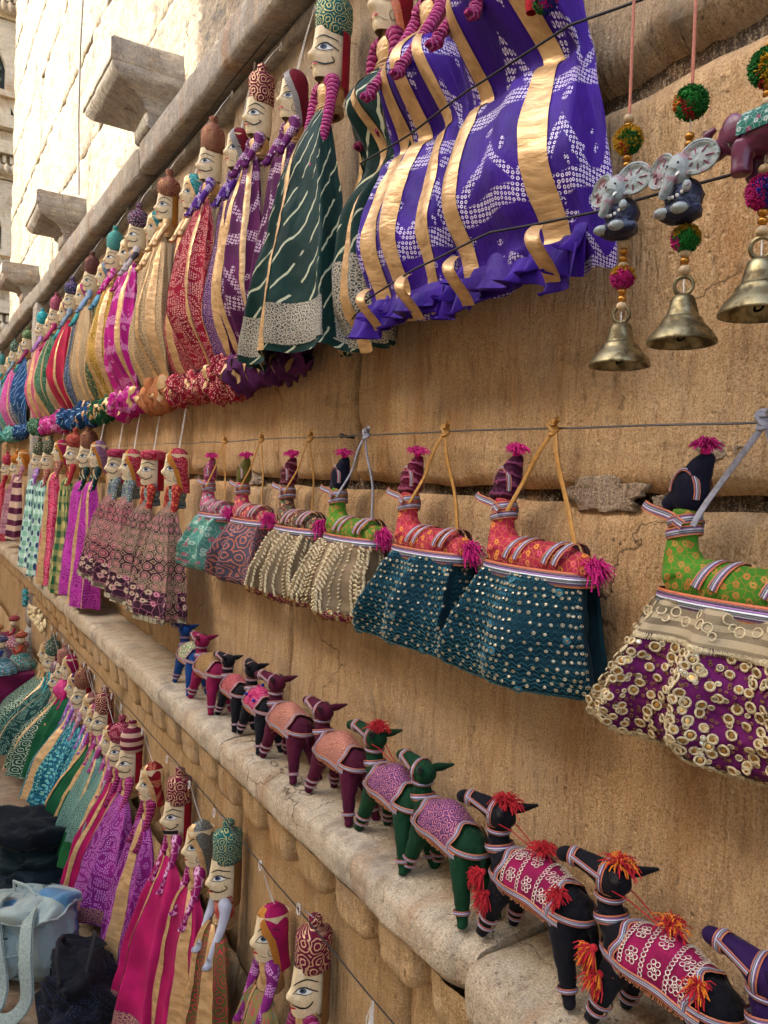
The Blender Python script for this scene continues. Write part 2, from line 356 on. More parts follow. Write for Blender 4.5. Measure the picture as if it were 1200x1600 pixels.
for i in range(len(xc)-1): block(xc[i]+.008, xc[i+1]-.008, 1.925, 2.43, cell=.018 if i > 5 else .06, seed=80+i*1.9, rnd=.014, edge=broken if i > 5 else None, rough=.006, mat=SANDG)
# mortar pushed into the eye-level joint
def lump(x0, x1, z0, z1, o, mat, seed, name='mortar_patch'):
    m = MB(); cx, cz = (x0+x1)/2, (z0+z1)/2
    def fn(a, b):
        th = 2*PI*a; r = 1+.4*nz(math.cos(th), math.sin(th), seed, 1.6)+.22*nz(math.cos(th), math.sin(th), seed, 5)
        q = math.sin(b*PI/2); x = cx+(x1-x0)/2*math.cos(th)*r*q; z = cz+(z1-z0)/2*math.copysign(abs(math.sin(th))**.7, math.sin(th))*r*q
        return ((x, min(.6*o, o*(math.cos(b*PI/2)**.5))+.003*nz(x, 1, z, 60)+.0015*nz(x, 4, z, 160)-.004, z), (x, z))
    m.grid(fn, 44, 14); return part(name, m, mat, wall)
lump(-.69, -.575, 1.428, 1.468, .012, GREYM, 1.3); lump(-.565, -.53, 1.436, 1.452, .008, GREYM, 2.3); lump(-.535, -.46, 1.487, 1.51, .0068, GREYM, 7.7, 'mortar_stain')
lump(-1.78, -1.66, 1.433, 1.457, .004, GREYM, 5.2)

# lower wall below the ledge
xl = [-7.4, -5.6, -4.1, -2.75, -1.62, -.93, -.2, 1.6]
for i in range(len(xl)-1):
    for j, (z0, z1) in enumerate(((-.05, .33), (.345, .735))):
        sh = .3*(j % 2)*(0 if j else 1)
        block(xl[i]+sh+.004, xl[i+1]+sh-.004, z0, z1, .045, .07, .025 if i > 3 else .07, .002, .008, SAND2, 130+i*5+j)
# ledge slabs
LP = [(-.05, .905), (.02, .9055), (.06, .9045), (.105, .903), (.124, .900), (.132, .894), (.1355, .884), (.136, .862), (.134, .850), (.129, .845), (.121, .836), (.10, .832), (.03, .832)]
def slab(x0, x1, prof, mat, seed, name, dz=0, do=0, rough=.003, cell=.025, chip=None, parent=None):
    n = max(4, min(110, int((x1-x0)/cell))); m = MB(); k = len(prof)-1; mz = sum(p[1] for p in prof)/len(prof)
    def fn(a, b):
        j = b*k; i = min(int(j), k-1); q = j-i; o = prof[i][0]*(1-q)+prof[i+1][0]*q; z = prof[i][1]*(1-q)+prof[i+1][1]*q
        x = x0+(x1-x0)*a; e = min(x-x0, x1-x); s = max(0, 1-e/.018)**2 
        o += do-.010*s; z += dz+(mz-z)*.16*s
        w_ = 1 if o > .01 else 0
        o += w_*rough*(nz(x, o, z, 8, seed)+.6*nz(x, o, z, 30, seed)+.4*nz(x, o, z, 70, seed)); z += rough*.7*(nz(x, o+3, z, 9, seed)+.4*nz(x, o+3, z, 40, seed))
        if chip:
            c = chip(x, o, z); o -= c; z -= c*.3
        return ((x, o, z), (x, b*.3))
    m.grid(fn, n, k*3)
    for e in (0, 1): m.grid(lambda a, b: ((lambda p: ((p[0][0], p[0][1]*(1-b)+(-.05)*b if 0 else p[0][1]*(1-b)+prof[0][0]*b, p[0][2]*(1-b)+mz*b), p[1]))(fn(e, a))), k*3, 1)
    return part(name, m, mat, parent or wall)
def chipf(x, o, z):
    d = abs(x+.705); return max(0, .022*(1-d/.03))*(1 if o > .09 else 0)
sl = [-7.3, -6.1, -4.7, -3.4, -2.35, -1.52, -.688]
for i in range(len(sl)-1): slab(sl[i]+.003, sl[i+1]-.003, LP, LEDGE, i*4.4, 'ledge_slab', cell=.012 if i > 3 else .04, chip=chipf if i == 5 else None)
LP2 = [(o*1.06 if o > .05 else o, z-.004 if z > .85 else z-.012) for o, z in LP]
slab(-.682, .9, LP2, LEDGE, 50, "ledge_slab", cell=.012, rough=.004)
# hanging tongues carved under the ledge, and the band behind them
part('tab_band', MB().box(-7.3, 1.0, -.02, .047, .742, .835), SAND2, wall)
def tab(x, seed, w_=.112, z1=.832, z0=.742):
    m = MB(); n = 12
    def fn(a, b):
        xx = -1+2*a; t = b*1.15
        zz = z1+(z0+.032-z1)*min(1, b/.6) if b < .6 else None
        # round lower end: follow a half disc
        if b <= .6: hw = w_/2; z = z1-(z1-z0-.035)*(b/.6)
        else:
            q = (b-.6)/.4; hw = w_/2*math.sqrt(max(0, 1-q*q)); z = z1-(z1-z0-.035)-.035*q
        ed = (1-abs(xx)**6)
        o = .052+(.066-.010*b)*(ed**.22)*(1 if b < .6 else max(0, 1-((b-.6)/.4)**4)**.5)+.003*nz(x+xx*.05, seed, z, 40)
        return ((x+xx*hw+.002*nz(0, seed, z, 30), o, z), (xx*.06, z))
    m.grid(fn, 18, 16); return part('carved_tongue', m, SAND2, wall)
for k in range(-9, 46): tab(-.866-.1325*k+.004*math.sin(k*2.1), k*1.7, .103+.006*math.sin(k*1.3), z0=.750+.004*math.sin(k*3.3))
# cornice
CP = [(-.05, 2.44), (.01, 2.425), (.045, 2.417), (.066, 2.415), (.075, 2.425), (.077, 2.47), (.076, 2.505), (.068, 2.52), (.04, 2.53), (-.02, 2.545)]
cs = [-7.3, -6.2, -5.2, -4.45, -3.3, -2.62, -1.86, -.9, .1, 1.2]
for i in range(len(cs)-1): slab(cs[i]+.002, cs[i+1]-.002, CP, CORN, 200+i*3, 'cornice_block', dz=(.006 if i % 2 else 0), do=.004*math.sin(i*2.3), cell=.03)
# soot dark strip beneath the cornice is the overhang's own shade; a thin fillet sits under it
slab(-7.3, 1.2, [(-.04, 2.425), (.012, 2.42), (.02, 2.405), (.016, 2.385), (-.03, 2.38)], CORN, 320, 'cornice_fillet', cell=.05)
# upper wall
rr = random.Random(3); z = 2.53; row = 0
while z < 7.6:
    h = .42+.1*rr.random(); x = -7.15
    while x < 1.4:
        L = .7+.7*rr.random(); x1 = min(x+L, 1.5)
        block(x, x1, z, z+h, -.012+.004*rr.random(), .05, .035, .012, .0025, PALE, row*7+x, wob=.004); x = x1
    z += h; row += 1
part('upper_backing', MB().box(-7.15, 1.5, -.4, -.05, 2.5, 9), PALE, wall)
# pilaster at the far end
for i, (z0, z1) in enumerate(((0, .5), (.5, 1.0), (1.0, 1.5), (1.5, 2.0), (2.0, 2.43))): 
    for (a, b, c, d) in ((-5.05, -4.93, .075, .0),): block(a, b, z0+.002, z1-.002, c, .12, .03, .003, .012, CORN, 400+i, 'pilaster_block')
# corbels on top of the cornice
def corbel(xn, seed):
    m = MB(); pr = [(.0, 2.522), (.070, 2.526), (.078, 2.535), (.080, 2.566), (.084, 2.576), (.092, 2.582), (.094, 2.592), (.104, 2.604), (.125, 2.614), (.150, 2.622), (.176, 2.634), (.194, 2.652), (.200, 2.662), (.2, 2.668), (.206, 2.672), (.207, 2.728), (.198, 2.736), (0, 2.742)]
    wd = [.15, .16, .165, .165, .18, .185, .185, .21, .25, .31, .37, .41, .42, .42, .432, .434, .43, .42]
    k = len(pr)-1
    def fn(a, b):
        j = b*k; i = min(int(j), k-1); q = j-i; o = pr[i][0]*(1-q)+pr[i+1][0]*q; z = pr[i][1]*(1-q)+pr[i+1][1]*q; w_ = wd[i]*(1-q)+wd[i+1]*q
        x = xn-w_*(1-a)-(.43-w_)*.25
        return ((x+.004*nz(o, seed, z, 20), o+.006*nz(x, seed, z, 14), z+.005*nz(x, o, seed, 14)), (x, b))
    m.grid(fn, 10, k*3)
    for e in (0, 1): m.grid(lambda a, b: (lambda p: ((p[0][0], p[0][1]*(1-b)-.02*b, p[0][2]), p[1]))(fn(e, a)), k*3, 3)
    c = part('corbel', m, CORN, wall)
    m = MB()
    def tp(a, b):
        x = xn-.40+.24*a; return ((x, .195*b, 2.735+(.075-.03*a)*math.sin(PI*a)**.25*(1 if .02 < b < .98 else 0)+.018*nz(x, b, seed, 14)+.008*nz(x, b, seed, 50)), (x, b))
    m.grid(tp, 10, 10); part('broken_capstone', m, CORN, wall)
for i, xn in enumerate((-.93, -2.42, -3.93, -5.43)): corbel(xn, i*3.3)
part('rusty_cable', MB().tube([(-3.9+.0*k, .03+.012*math.sin(k), 2.74+.35*k) for k in range(8)], .005, 5), simple('grey_cable', '#6a6862'), wall)
# carved palace front that closes the lane at the far end
pal = thing('carved_palace', 'pale palace front with cusped arch windows at the far end of the lane', 'building', (-7.9, 0, 0))
CREAM = stone('cream_carved_stone', '#dccfae', '#eadfc4', '#b8a888', .2, (2, 2, 2), bump=.6)
def pbox(name, o0, o1, z0, z1, d, mat=CREAM, par=None): return part(name, MB().box(-.3, d, o0, o1, z0, z1), mat, par or pal, smooth=False)
pbox('wall', -3, 3.6, 0, 10, 0)
DARKW = simple('dark_window', '#1c2420', .5)
for zb in (3.15, 4.55, 5.95):
    for ob in (-2.06, -1.08, -.1):
        fr = pbox('window', ob, ob+.86, zb, zb+.86, .02, DARKW)
        # cusped arch plate: polygon with scalloped opening
        m = MB(); n = 36; W = .43; cx = ob+.43
        def op(t):
            th = PI*t; cus = 1-.10*abs(math.sin(4.5*th)); return (cx-.33*cus*math.cos(th), zb+.46+.32*cus*math.sin(th)**.8)
        pts = [(cx-.33, zb+.22)]+[op(i/n) for i in range(n+1)]+[(cx+.33, zb+.22)]
        outr = [(cx-W, zb)]+[(cx-W+2*W*i/n, zb+.86) for i in range(n+1)]+[(cx+W, zb)]
        for k in range(len(pts)-1):
            q = [m.add((.10, pts[k][0], pts[k][1])), m.add((.10, pts[k+1][0], pts[k+1][1])), m.add((.10, outr[k+1][0], outr[k+1][1])), m.add((.10, outr[k][0], outr[k][1]))]
            m.f.append(tuple(q)); m.mi.append(0)
            q = [m.add((.10, pts[k][0], pts[k][1])), m.add((.10, pts[k+1][0], pts[k+1][1])), m.add((.02, pts[k+1][0], pts[k+1][1])), m.add((.02, pts[k][0], pts[k][1]))]
            m.f.append(tuple(q)); m.mi.append(0)
        part('cusped_arch', m, CREAM, fr, smooth=False)
        part('balustrade', MB().box(.03, .14, ob, ob+.86, zb+.19, zb+.24).box(.03, .09, ob+.05, ob+.81, zb+.0, zb+.19), CREAM, fr, smooth=False)
        part('louvre', MB().box(.025, .05, cx-.3, cx+.3, zb+.34, zb+.37).box(.025, .05, cx-.3, cx+.3, zb+.44, zb+.47).box(.025, .05, cx-.3, cx+.3, zb+.54, zb+.57).box(.025, .05, cx-.3, cx+.3, zb+.64, zb+.67), simple('green_shutter', '#4c5c48', .7), fr, smooth=False)
    for k, (z0, z1, d) in enumerate(((-.50, -.42, .16), (-.41, -.34, .1), (-.33, -.22, .2), (-.21, -.12, .13), (-.11, 0, .22), (.87, .90, .12))):
        pbox('carved_band', -2.9, 3.4, zb+z0, zb+z1, d)
    m = MB()
    for k in range(100): m.ball((.18, -2.8+k*.058, zb-.46), (.03, .024, .05), 6, 4)
    part('bead_moulding', m, CREAM, pal, stuff=True)
    m = MB()
    for k in range(100): m.box(.10, .17, -2.8+k*.058, -2.77+k*.058, zb-.405, zb-.345)
    part('dentil_course', m, CREAM, pal, stuff=True, smooth=False)
# houses across the lane that shade the lower wall
opp = thing('lane_house', 'plain sandstone house across the lane shading the lower wall', 'building', (-6, 6.5, 0))
part('wall', MB().box(-16, 14, 0, 4, 0, 6.95), CREAM, opp, smooth=False)
opp2 = thing('tall_house', 'tall sandstone house across the lane near the stall', 'building', (4, 6.5, 0))
part('wall', MB().box(-7.3, 5, .02, 4.2, 0, 8.0), CREAM, opp2, smooth=False)
# ------------------------------------------------------------------ puppets
g = G('cream_painted_wood'); o_ = g.obj(); cw = g.mix(g.ss(g.noi(g.mp(o_, (1, 1, .3)), 160, 4, .6), .35, .7), '#d6bf92', '#e2d0a8'); cw = g.mix(g.ma('MULTIPLY', g.ss(g.noi(o_, 45, 4, .7), .56, .7), .5), cw, '#b09468'); cw = g.mix(g.ss(g.noi(o_, 120, 4, .75), .68, .72), cw, '#7c5c38')
WOOD = g.out(cw, .5, 0, g.bump(g.noi(g.mp(o_, (1, 1, .25)), 240, 3), .3, .0015), spec=.35)
INK = simple('black_paint', '#0c0b0b', .5, var=0); WHITE = simple('white_paint', '#e8e6da', .5, var=.03); IRIS = simple('grey_blue_paint', '#4a6078', .5, var=.1)
RED = simple('red_paint', '#a81828', .5, var=.1); THREAD = simple('white_thread', '#d6d2c8', .8, 0, 900, .4, .1); WIRE = simple('dark_wire', '#2c2a28', .5, .4); BLACKC = simple('black_cloth', '#0d0d10', .9, 0, 900, .5)
ORANGE_TRIM = fab('brocade', '#c8701c', '#f0b050', 3.0); SILVER_TRIM = fab('brocade', '#5a5a64', '#d8d4cc', 3.0)
HH = .078                                             # face height
def head_pt(th, z, off=0.0):
    """th in degrees from the front, z 0..1 from chin to brow line"""
    t = math.radians(th); zz = z
    wd = .0215*(1-.16*max(0, (.35-zz)/.35)**1.5); dp = .030*(1-.08*max(0, (.3-zz)/.3))
    nose = .013*math.exp(-((zz-.42)/.13)**2)+.004*math.exp(-((zz-.66)/.25)**2)+.005*math.exp(-((zz-.06)/.10)**2)+.004*math.exp(-((zz-.2)/.05)**2)
    c = max(0, math.cos(t)); k = c**5
    x = (wd+off)*math.copysign(abs(math.sin(t))**.85, math.sin(t)); o = (dp+off)*math.cos(t)*(1+.12*c**3)+(nose+off*.5)*k
    eyed = .0035*math.exp(-((zz-.58)/.12)**2)*math.exp(-((abs(th)-36)/18)**2); x -= math.copysign(eyed, th)
    return (x, o, zz*HH)
def stroke(m, pts, w_, mi, off=.0011, sgn=1):
    n = 14; L = len(pts)-1; P_ = []
    for k in range(n+1):
        t = k/n; r = crv([(i/L, p[0], p[1]) for i, p in enumerate(pts)], t); P_.append(r)
    b = len(m.v)
    for k, (th, z_) in enumerate(P_):
        a = P_[max(0, k-1)]; c = P_[min(n, k+1)]; dx = (c[0]-a[0])*.0005; dz = (c[1]-a[1])*HH; l = math.hypot(dx, dz) or 1
        ww = w_*(.35+.65*math.sin(PI*min(1, max(0, .08+.84*k/n)))); nx, nz_ = -dz/l*ww/2/.0005, dx/l*ww/2/HH
        m.add(head_pt(sgn*(th+nx), z_+nz_, off)); m.add(head_pt(sgn*(th-nx), z_-nz_, off))
    for k in range(n): m.f.append((b+2*k, b+2*k+1, b+2*k+3, b+2*k+2)); m.mi.append(mi)
def blob(m, th, z_, rt, rz, mi, off, sgn, n=12, shape=None):
    b = m.add(head_pt(sgn*th, z_, off+.0004)); fs = []
    for k in range(n):
        a = 2*PI*k/n; fs.append(m.add(head_pt(sgn*(th+rt*math.cos(a)), z_+rz*math.sin(a)*(abs(math.sin(a))**.3 if shape else 1), off)))
    for k in range(n): m.f.append((b, fs[k], fs[(k+1) % n])); m.mi.append(mi)
def face_mesh(man, sd=0):
    m = MB(); rg = random.Random(sd); J = lambda p, a=3, b=.018: [(x+rg.uniform(-a, a), z_+rg.uniform(-b, b)) for x, z_ in p]; ey = rg.uniform(-.02, .02); ir = rg.uniform(-4, 4)
    for sg in (1, -1):
        blob(m, 50, .575+ey, 22, .075+ey*.4, 1, .0008, sg, 14, True)
        blob(m, 42+ir, .585+ey, 9.5, .060, 2, .0014, sg); blob(m, 40+ir, .59+ey, 5, .035, 0, .0020, sg)
        stroke(m, J([(22, .53+ey), (33, .63+ey), (50, .67+ey), (68, .61+ey), (92, .56)], 2, .012), .0026, 0, .0017, sg)
        stroke(m, J([(22, .53+ey), (36, .505+ey), (52, .50+ey), (74, .56)], 2, .012), .0012, 0, .0017, sg)
        stroke(m, J([(16, .74), (34, .83), (58, .84), (92, .76)], 4, .03), .0026, 0, .0012, sg)
        stroke(m, J([(2, .20), (12, .215), (24, .20)], 2, .012), .0034, 3, .0012, sg)
        if man: stroke(m, J([(6, .28), (18, .255), (38, .20), (58, .22), (76, .31), (70, .37)], 4, .03), .0030, 0, .0013, sg)
        else:
            stroke(m, J([(66, .34), (56, .24), (62, .14), (76, .16), (74, .24), (68, .22)], 2, .012), .0012, 0, .0013, sg)
            stroke(m, [(25, .17), (40, .12), (52, .11)], .0010, 0, .0012, sg)
    return m.mesh('painted_face', [INK, WHITE, IRIS, RED])
m = MB(); m.grid(lambda a, b: (head_pt(-180+360*a, -.04+1.12*b), (a*.12, b*.08)), 36, 18)
HEAD_ME = m.mesh('head', WOOD); FACE_M = [face_mesh(True, k) for k in range(8)]; FACE_F = [face_mesh(False, 20+k) for k in range(8)]

def turban_mesh(kind, mat, seed, h=1.0):
    prof = {'tall': [(.024, 0), (.030, .006), (.033, .022), (.034, .042), (.032, .058), (.025, .071), (.014, .078), (.009, .084), (.0125, .092), (.011, .098), (.001, .1)],
            'straight': [(.026, 0), (.030, .004), (.031, .03), (.032, .055), (.029, .066), (.017, .071), (.012, .075), (.013, .088), (.010, .092), (.001, .092)],
            'pill': [(.028, 0), (.036, .004), (.038, .014), (.036, .024), (.027, .030), (.001, .032)],
            'bulb': [(.026, 0), (.032, .004), (.037, .02), (.038, .034), (.034, .048), (.022, .058), (.010, .062), (.009, .068), (.013, .078), (.010, .086), (.001, .088)]}[kind]
    f = lambda th, b: 1+.05*noise.noise(Vector((math.cos(th)*2, math.sin(th)*2, b*5+seed)))+.015*math.sin(th*2+b*26)
    m = MB().lathe([(r, z_*h) for r, z_ in prof], (0, -.001, HH*.93), 22, .9, 1.05, f); return m.mesh('turban', mat)
def veil_parts(root, mat, bord, seed, h=1.28, wide=1.0):
    def edge(b): return min(180, 100+96*b**1.9)                       # half opening measured from the back
    def fn(a, b, off=0.0):
        hlf = edge(b); th = 180+(-hlf+2*hlf*a); t = math.radians(th); z_ = -.022+(HH*h+.022)*b
        top = max(0, 1-max(0, (b-.72)/.28)**2.2)**.5 if b > .72 else 1
        r = (.0285*wide-.003*b)*max(.30, top)+.0012*math.sin(5*t+seed+3*b)+.002*noise.noise(Vector((t, b*3, seed)))
        flare = 1+.35*max(0, .3-b)
        return (((r+off)*math.sin(t)*flare*.88, (r*1.12+off)*math.cos(t)*(flare if math.cos(t) < 0 else 1)-.001+(.006*max(0, math.cos(t)) if b > .6 else 0), z_), (t*.03, z_))
    m = MB().grid(lambda a, b: fn(a, b), 20, 14); 
    c = (0, -.001, HH*h)
    m.ball((0, .0, HH*h-.004), (.010, .013, .006), 10, 5)
    vo = part('veil', m, mat, root)
    m = MB()
    for sd_ in (0, 1):
        def eb(a, b):
            aa = (.11*a-.015) if sd_ == 0 else 1-(.11*a-.015)
            return fn(aa, b*.97, .0014)
        m.grid(eb, 3, 16)
    part('veil_border', m, bord, vo)

def surf(rows, npl, amp, seed, o0=.012, pw=2.4):
    hm = max(r[2] for r in rows)
    def S(s, t, off=0.0):
        xc, hw, ob, z_ = crv(rows, t)
        ph = npl*PI*s+1.1*math.sin(2.6*s+seed)+.7*math.sin(2.1*t+seed*1.7)
        pl = math.sin(ph); pl = math.copysign(abs(pl)**.75, pl); a = amp*min(1, hw/hm*1.1)*(.45+.55*min(1, t*2))
        fi = s*PI/2; e_ = 2.4 if pw < 3 else 3.6; N_ = (abs(math.cos(fi))**e_+abs(math.sin(fi))**e_)**(1/e_); pr = max(0, math.cos(fi))/N_; sx = math.sin(fi)/N_
        cz = .006*(.5-abs(noise.noise(Vector((s*2.6+t*1.5, t*4.5, seed)))))*min(1, t*4)+.0035*(.4-abs(noise.noise(Vector((s*6-t*3, t*9, seed+4)))))+.004*noise.noise(Vector((s*3, t*5, seed)))
        o = o0+(ob-o0)*pr+a*pl*(.35+.65*pr)+cz+off
        x = xc+hw*sx+.55*a*math.cos(ph)
        return Vector((x, o, z_+.006*noise.noise(Vector((s*2.5+seed, 0, 0)))*t+.25*a*pl*t))
    S.hm = hm; S.len = abs(rows[0][4]-rows[-1][4]); return S
def nrm(S, s, t):
    e = .004; a = S(s+e, t)-S(s-e, t); b = S(s, min(1, t+e))-S(s, max(0, t-e)); n = a.cross(b); n = n.normalized() if n.length > 0 else Vector((0, 1, 0)); return n if n.y > 0 else -n
def cloth(S, nu, nv, s0=-1, s1=1, t0=0, t1=1, off=0.0, uvx=None):
    m = MB(); W_ = uvx or S.hm*1.35
    def fn(a, b):
        s = s0+(s1-s0)*a; t = t0+(t1-t0)*b; p = S(s, t)
        if off: p = p+nrm(S, s, t)*off
        return (tuple(p), (s*W_, -t*S.len))
    return m.grid(fn, nu, nv)
def ribbons(S, ss, w_, root, t0=0, t1=1, nv=30, mat=None, name='gold_ribbon', off=.0016):
    for s in ss:
        hw = w_/2/max(.02, S.hm); part(name, cloth(S, 5, nv, s-hw, s+hw, t0, t1, off, .12), mat or GOLD, root)

def hem_knot(root, x0, x1, o, z, r, mat, seed, gold=True):
    """gathered hem rolled into a lumpy roll under the tie cord"""
    m = MB(); L = x1-x0
    def fn(a, b):
        th = 2*PI*b; x = x0+L*a; e = min(1, 6*min(a, 1-a)+.15)
        k = 1+.26*math.sin(a*L*90+2.5*math.sin(th+seed)+seed)+.22*math.sin(a*L*230+3*math.sin(2*th))+.65*noise.noise(Vector((x*22, math.cos(th)*1.5, math.sin(th)*1.5+seed)))
        rr_ = r*k*e**.5
        return ((x+.006*math.sin(th*2+a*20), o+rr_*.8*math.cos(th), z+rr_*math.sin(th)-.3*r), (x, th*r))
    m.grid(fn, max(16, int(L*260)), 18); k = part('gathered_hem', m, mat, root)
    if gold:
        for q in range(max(1, int(L/.06))):
            a0 = (q+.5)/max(1, int(L/.06)); m = MB()
            def fg(a, b):
                p, u_ = fn(a0+(a-.5)*.011/L+.02*b, -.12+.5*b); return ((p[0], p[1]+.0025, p[2]+.001), (a*.02, b*.08))
            m.grid(fg, 3, 12); part('gold_ribbon', m, GOLD, k)

def arm(root, sg, mat, handmat, L=.135, bend=(0, 0), r=.0132, z0=-.012):
    pts = [(.012*sg, .008, z0+.002), (.026*sg, .010, z0-.004), (.034*sg, .014, z0-.020), (.036*sg+bend[0]*.3, .018+bend[1]*.3, z0-L*.45), (.033*sg+bend[0]*.7, .024+bend[1]*.7, z0-L*.8), (.032*sg+bend[0], .026+bend[1], z0-L)]
    k = [(i/5, *p) for i, p in enumerate(pts)]; P_ = [crv(k, i/16) for i in range(17)]
    rad = [r*(.9+.25*math.exp(-((i-3)/2.5)**2)-.35*(i/16)**1.3+.02*math.sin(i*2.1)) for i in range(17)]
    a = part('arm', MB().tube(P_, rad, 10), mat, root)
    e = Vector(P_[-1]); m = MB().tube([e+Vector((0, 0, .004)), e+Vector((0, .002, -.008)), e+Vector((.002*sg, .010, -.014)), e+Vector((.003*sg, .018, -.013))], [r*.62, r*.7, r*.6, r*.25], 8)
    m.tube([e+Vector((0, .002, -.006)), e+Vector((-.005*sg, .008, -.011))], [r*.3, r*.15], 6)
    part('hand', m, handmat or mat, a)
def string(root, p0, p1, loop=True, mat=None, r=.0008):
    m = MB(); p0 = Vector(p0); p1 = Vector(p1); sg = .006*(p1-p0).length
    for q in (-1, 1): m.tube([p0+Vector((q*.004, 0, 0)), p0.lerp(p1, .5)+Vector((q*(.003+sg), .002, 0)), p1], r, 4)
    if loop:
        pts = [p1+Vector((.006*math.sin(t), .002, .004-.010*(1-math.cos(t)))) for t in [2*PI*i/10 for i in range(11)]]; m.tube(pts, r*1.1, 4)
        m.ball(p1, .0024, 6, 4)
    part('hanging_string', m, mat or THREAD, root)
def puppet(label, x, chin, o, man, hat, hatmat, armmat, rows, skirt, npl=5, amp=.006, rib=(), ribw=.018, group=None, hang=None, bord=None, bodice=None, seed=0, sc_=1.0, back=None,
           hem=None, armL=.135, arms=(1, -1), bend=(0, 0), hatscale=1.0, nu=None, nv=26, border=None, extra=None, yaw=0, belt=None, thread=None):
    """rows: skirt control rows (t, xc, half width, out, z) relative to the chin point"""
    if sc_ != 1: rows = [(r[0],)+tuple(q/sc_ for q in r[1:]) for r in rows]; hem = (hem[0]/sc_, hem[1]/sc_, hem[2], hem[3]/sc_, hem[4]/sc_)+tuple(hem[5:]) if hem else None
    t = thing('string_puppet', label, 'puppet', (x, o, chin), group); t.scale = (sc_,)*3
    hd = link('head', HEAD_ME, t); link('painted_face', (FACE_M if man else FACE_F)[int(abs(seed)*3.7) % 8], hd)
    if man:
        tb = link('turban', turban_mesh(hat, hatmat, seed, hatscale), t)
        if back: part('neck_cloth', MB().grid(lambda a, b: (((.029-.002*a)*math.sin(math.radians(98+150*a)), .032*math.cos(math.radians(98+150*a))-.002, HH*1.0-(HH*1.25)*b), (a*.08, b*.09)), 10, 8), back, t)
    else: veil_parts(t, hatmat, bord or GOLD, seed, hatscale*1.28)
    # neck, bodice, sash
    bm = bodice or GOLD
    m = MB().lathe([(.019, .004), (.020, -.006), (.027, -.016), (.026, -.032), (.021, -.050), (.019, -.06)], (0, .0, 0), 16, 1.0, .9, lambda th, b: 1+.05*math.sin(th*5+b*9+seed)); part('bodice', m, bm, t)
    m = MB()
    for k in range(3): m.torus((0, .001, -.050-.006*k), .0215+.001*k, .0042, (.10*math.sin(k*2+seed), .1, 1), 18, 6)
    part('waist_sash', m, belt or GOLD, t)
    for sg in arms: arm(t, sg, armmat, None, armL, (bend[0]*sg, bend[1]))
    S = surf(rows, npl, amp, seed); ln = S.len
    sk = part('skirt', cloth(S, nu or max(24, npl*9), nv), skirt, t)
    if rib: ribbons(S, rib, ribw, sk, nv=nv)
    if border: part('hem_border', cloth(S, nu or npl*9, 8, -1, 1, border[0], border[1], .0012), border[2], sk)
    if hem: hem_knot(sk, *hem)
    top = HH*(1.95 if man else 1.28*hatscale)
    if man: top = HH*.93+{'tall': .1, 'straight': .092, 'pill': .032, 'bulb': .088}[hat]*hatscale
    if hang: string(t, (0, 0, top-.004), ((hang[0]-x)/sc_, (hang[1]-o)/sc_, (hang[2]-chin)/sc_))
    if extra: extra(t, sk, S)
    return t

# colours
MAR_PAIS = fab('paisley', '#6e1630', '#c9a06a', 1.4); MAR_PAIS2 = fab('paisley', '#7a1838', '#d8b48a', .9); PURP_FLOR = fab('floral', '#3a2040', '#b87a94', 2.0, c3='#8a9c90')
TEAL_PAIS = fab('paisley', '#0e6a6c', '#b8b878', 1.2); TEAL = fab('tiny', '#1a8c90', '#8ad8c8'); TEAL_DIA = fab('brocade', '#1c5c60', '#6ac0b0', 1.0)
MAROON = fab('plain', '#7c1228'); REDC = fab('plain', '#a8182c'); GREENP = fab('plain', '#1c6a34')
PINK_ARM = fab('wrap', '#b02470', '#d88ab0'); MAG_ARM = fab('wrap', '#981a58', '#c86a98', .8); PURP_ARM = fab('dots', '#5a2a8c', '#e0d0e8', 1.2); PURPD = fab('dots', '#74286c', '#e6d0e0', 1.0)
PURPLE = fab('dots', '#401494', '#e6def0', .95, .55); DKGREEN = fab('leher', '#08342e', '#b8bc9c', 1.0, .6); SILV = fab('brocade', '#3c4a44', '#cfc6b0', 1.1, .55)
PURP_MAR = fab('dots', '#5c1a50', '#dcc0d0', .8); REDDOT = fab('tiny', '#a01230', '#e8b0a0', 1.0); BEIGE = fab('brocade', '#9c8460', '#c8ac80', .7); PINKDOT = fab('dots', '#c01a84', '#f0b8dc', 1.2)
MUSTARD = fab('tiny', '#b08428', '#ecd080', 1.2); DKG2 = fab('floral', '#18402c', '#a89858', 1.4); NAVY = fab('floral', '#2c3858', '#8a94b0', 1.6); ORNG = fab('plain', '#c07848'); REDP = fab('plain', '#b81c40')
GREENS = fab('tiny', '#1c5a38', '#a0c0a0'); BLUEL = fab('leher', '#1c4878', '#88b0c8', 1.2); TEALG = fab('tiny', '#3c9c8c', '#c0e0d0'); GREYB = fab('plain', '#8098a8'); PINKS = fab('plain', '#d86a88')
LILAC = fab('dots', '#a868b8', '#e8d8f0', 1.4)

# top row: everyone hangs under the cornice, skirts tied back by a cord at z 1.73
ZT = 1.715
G1 = 'string puppets hanging in the top row under the cornice'
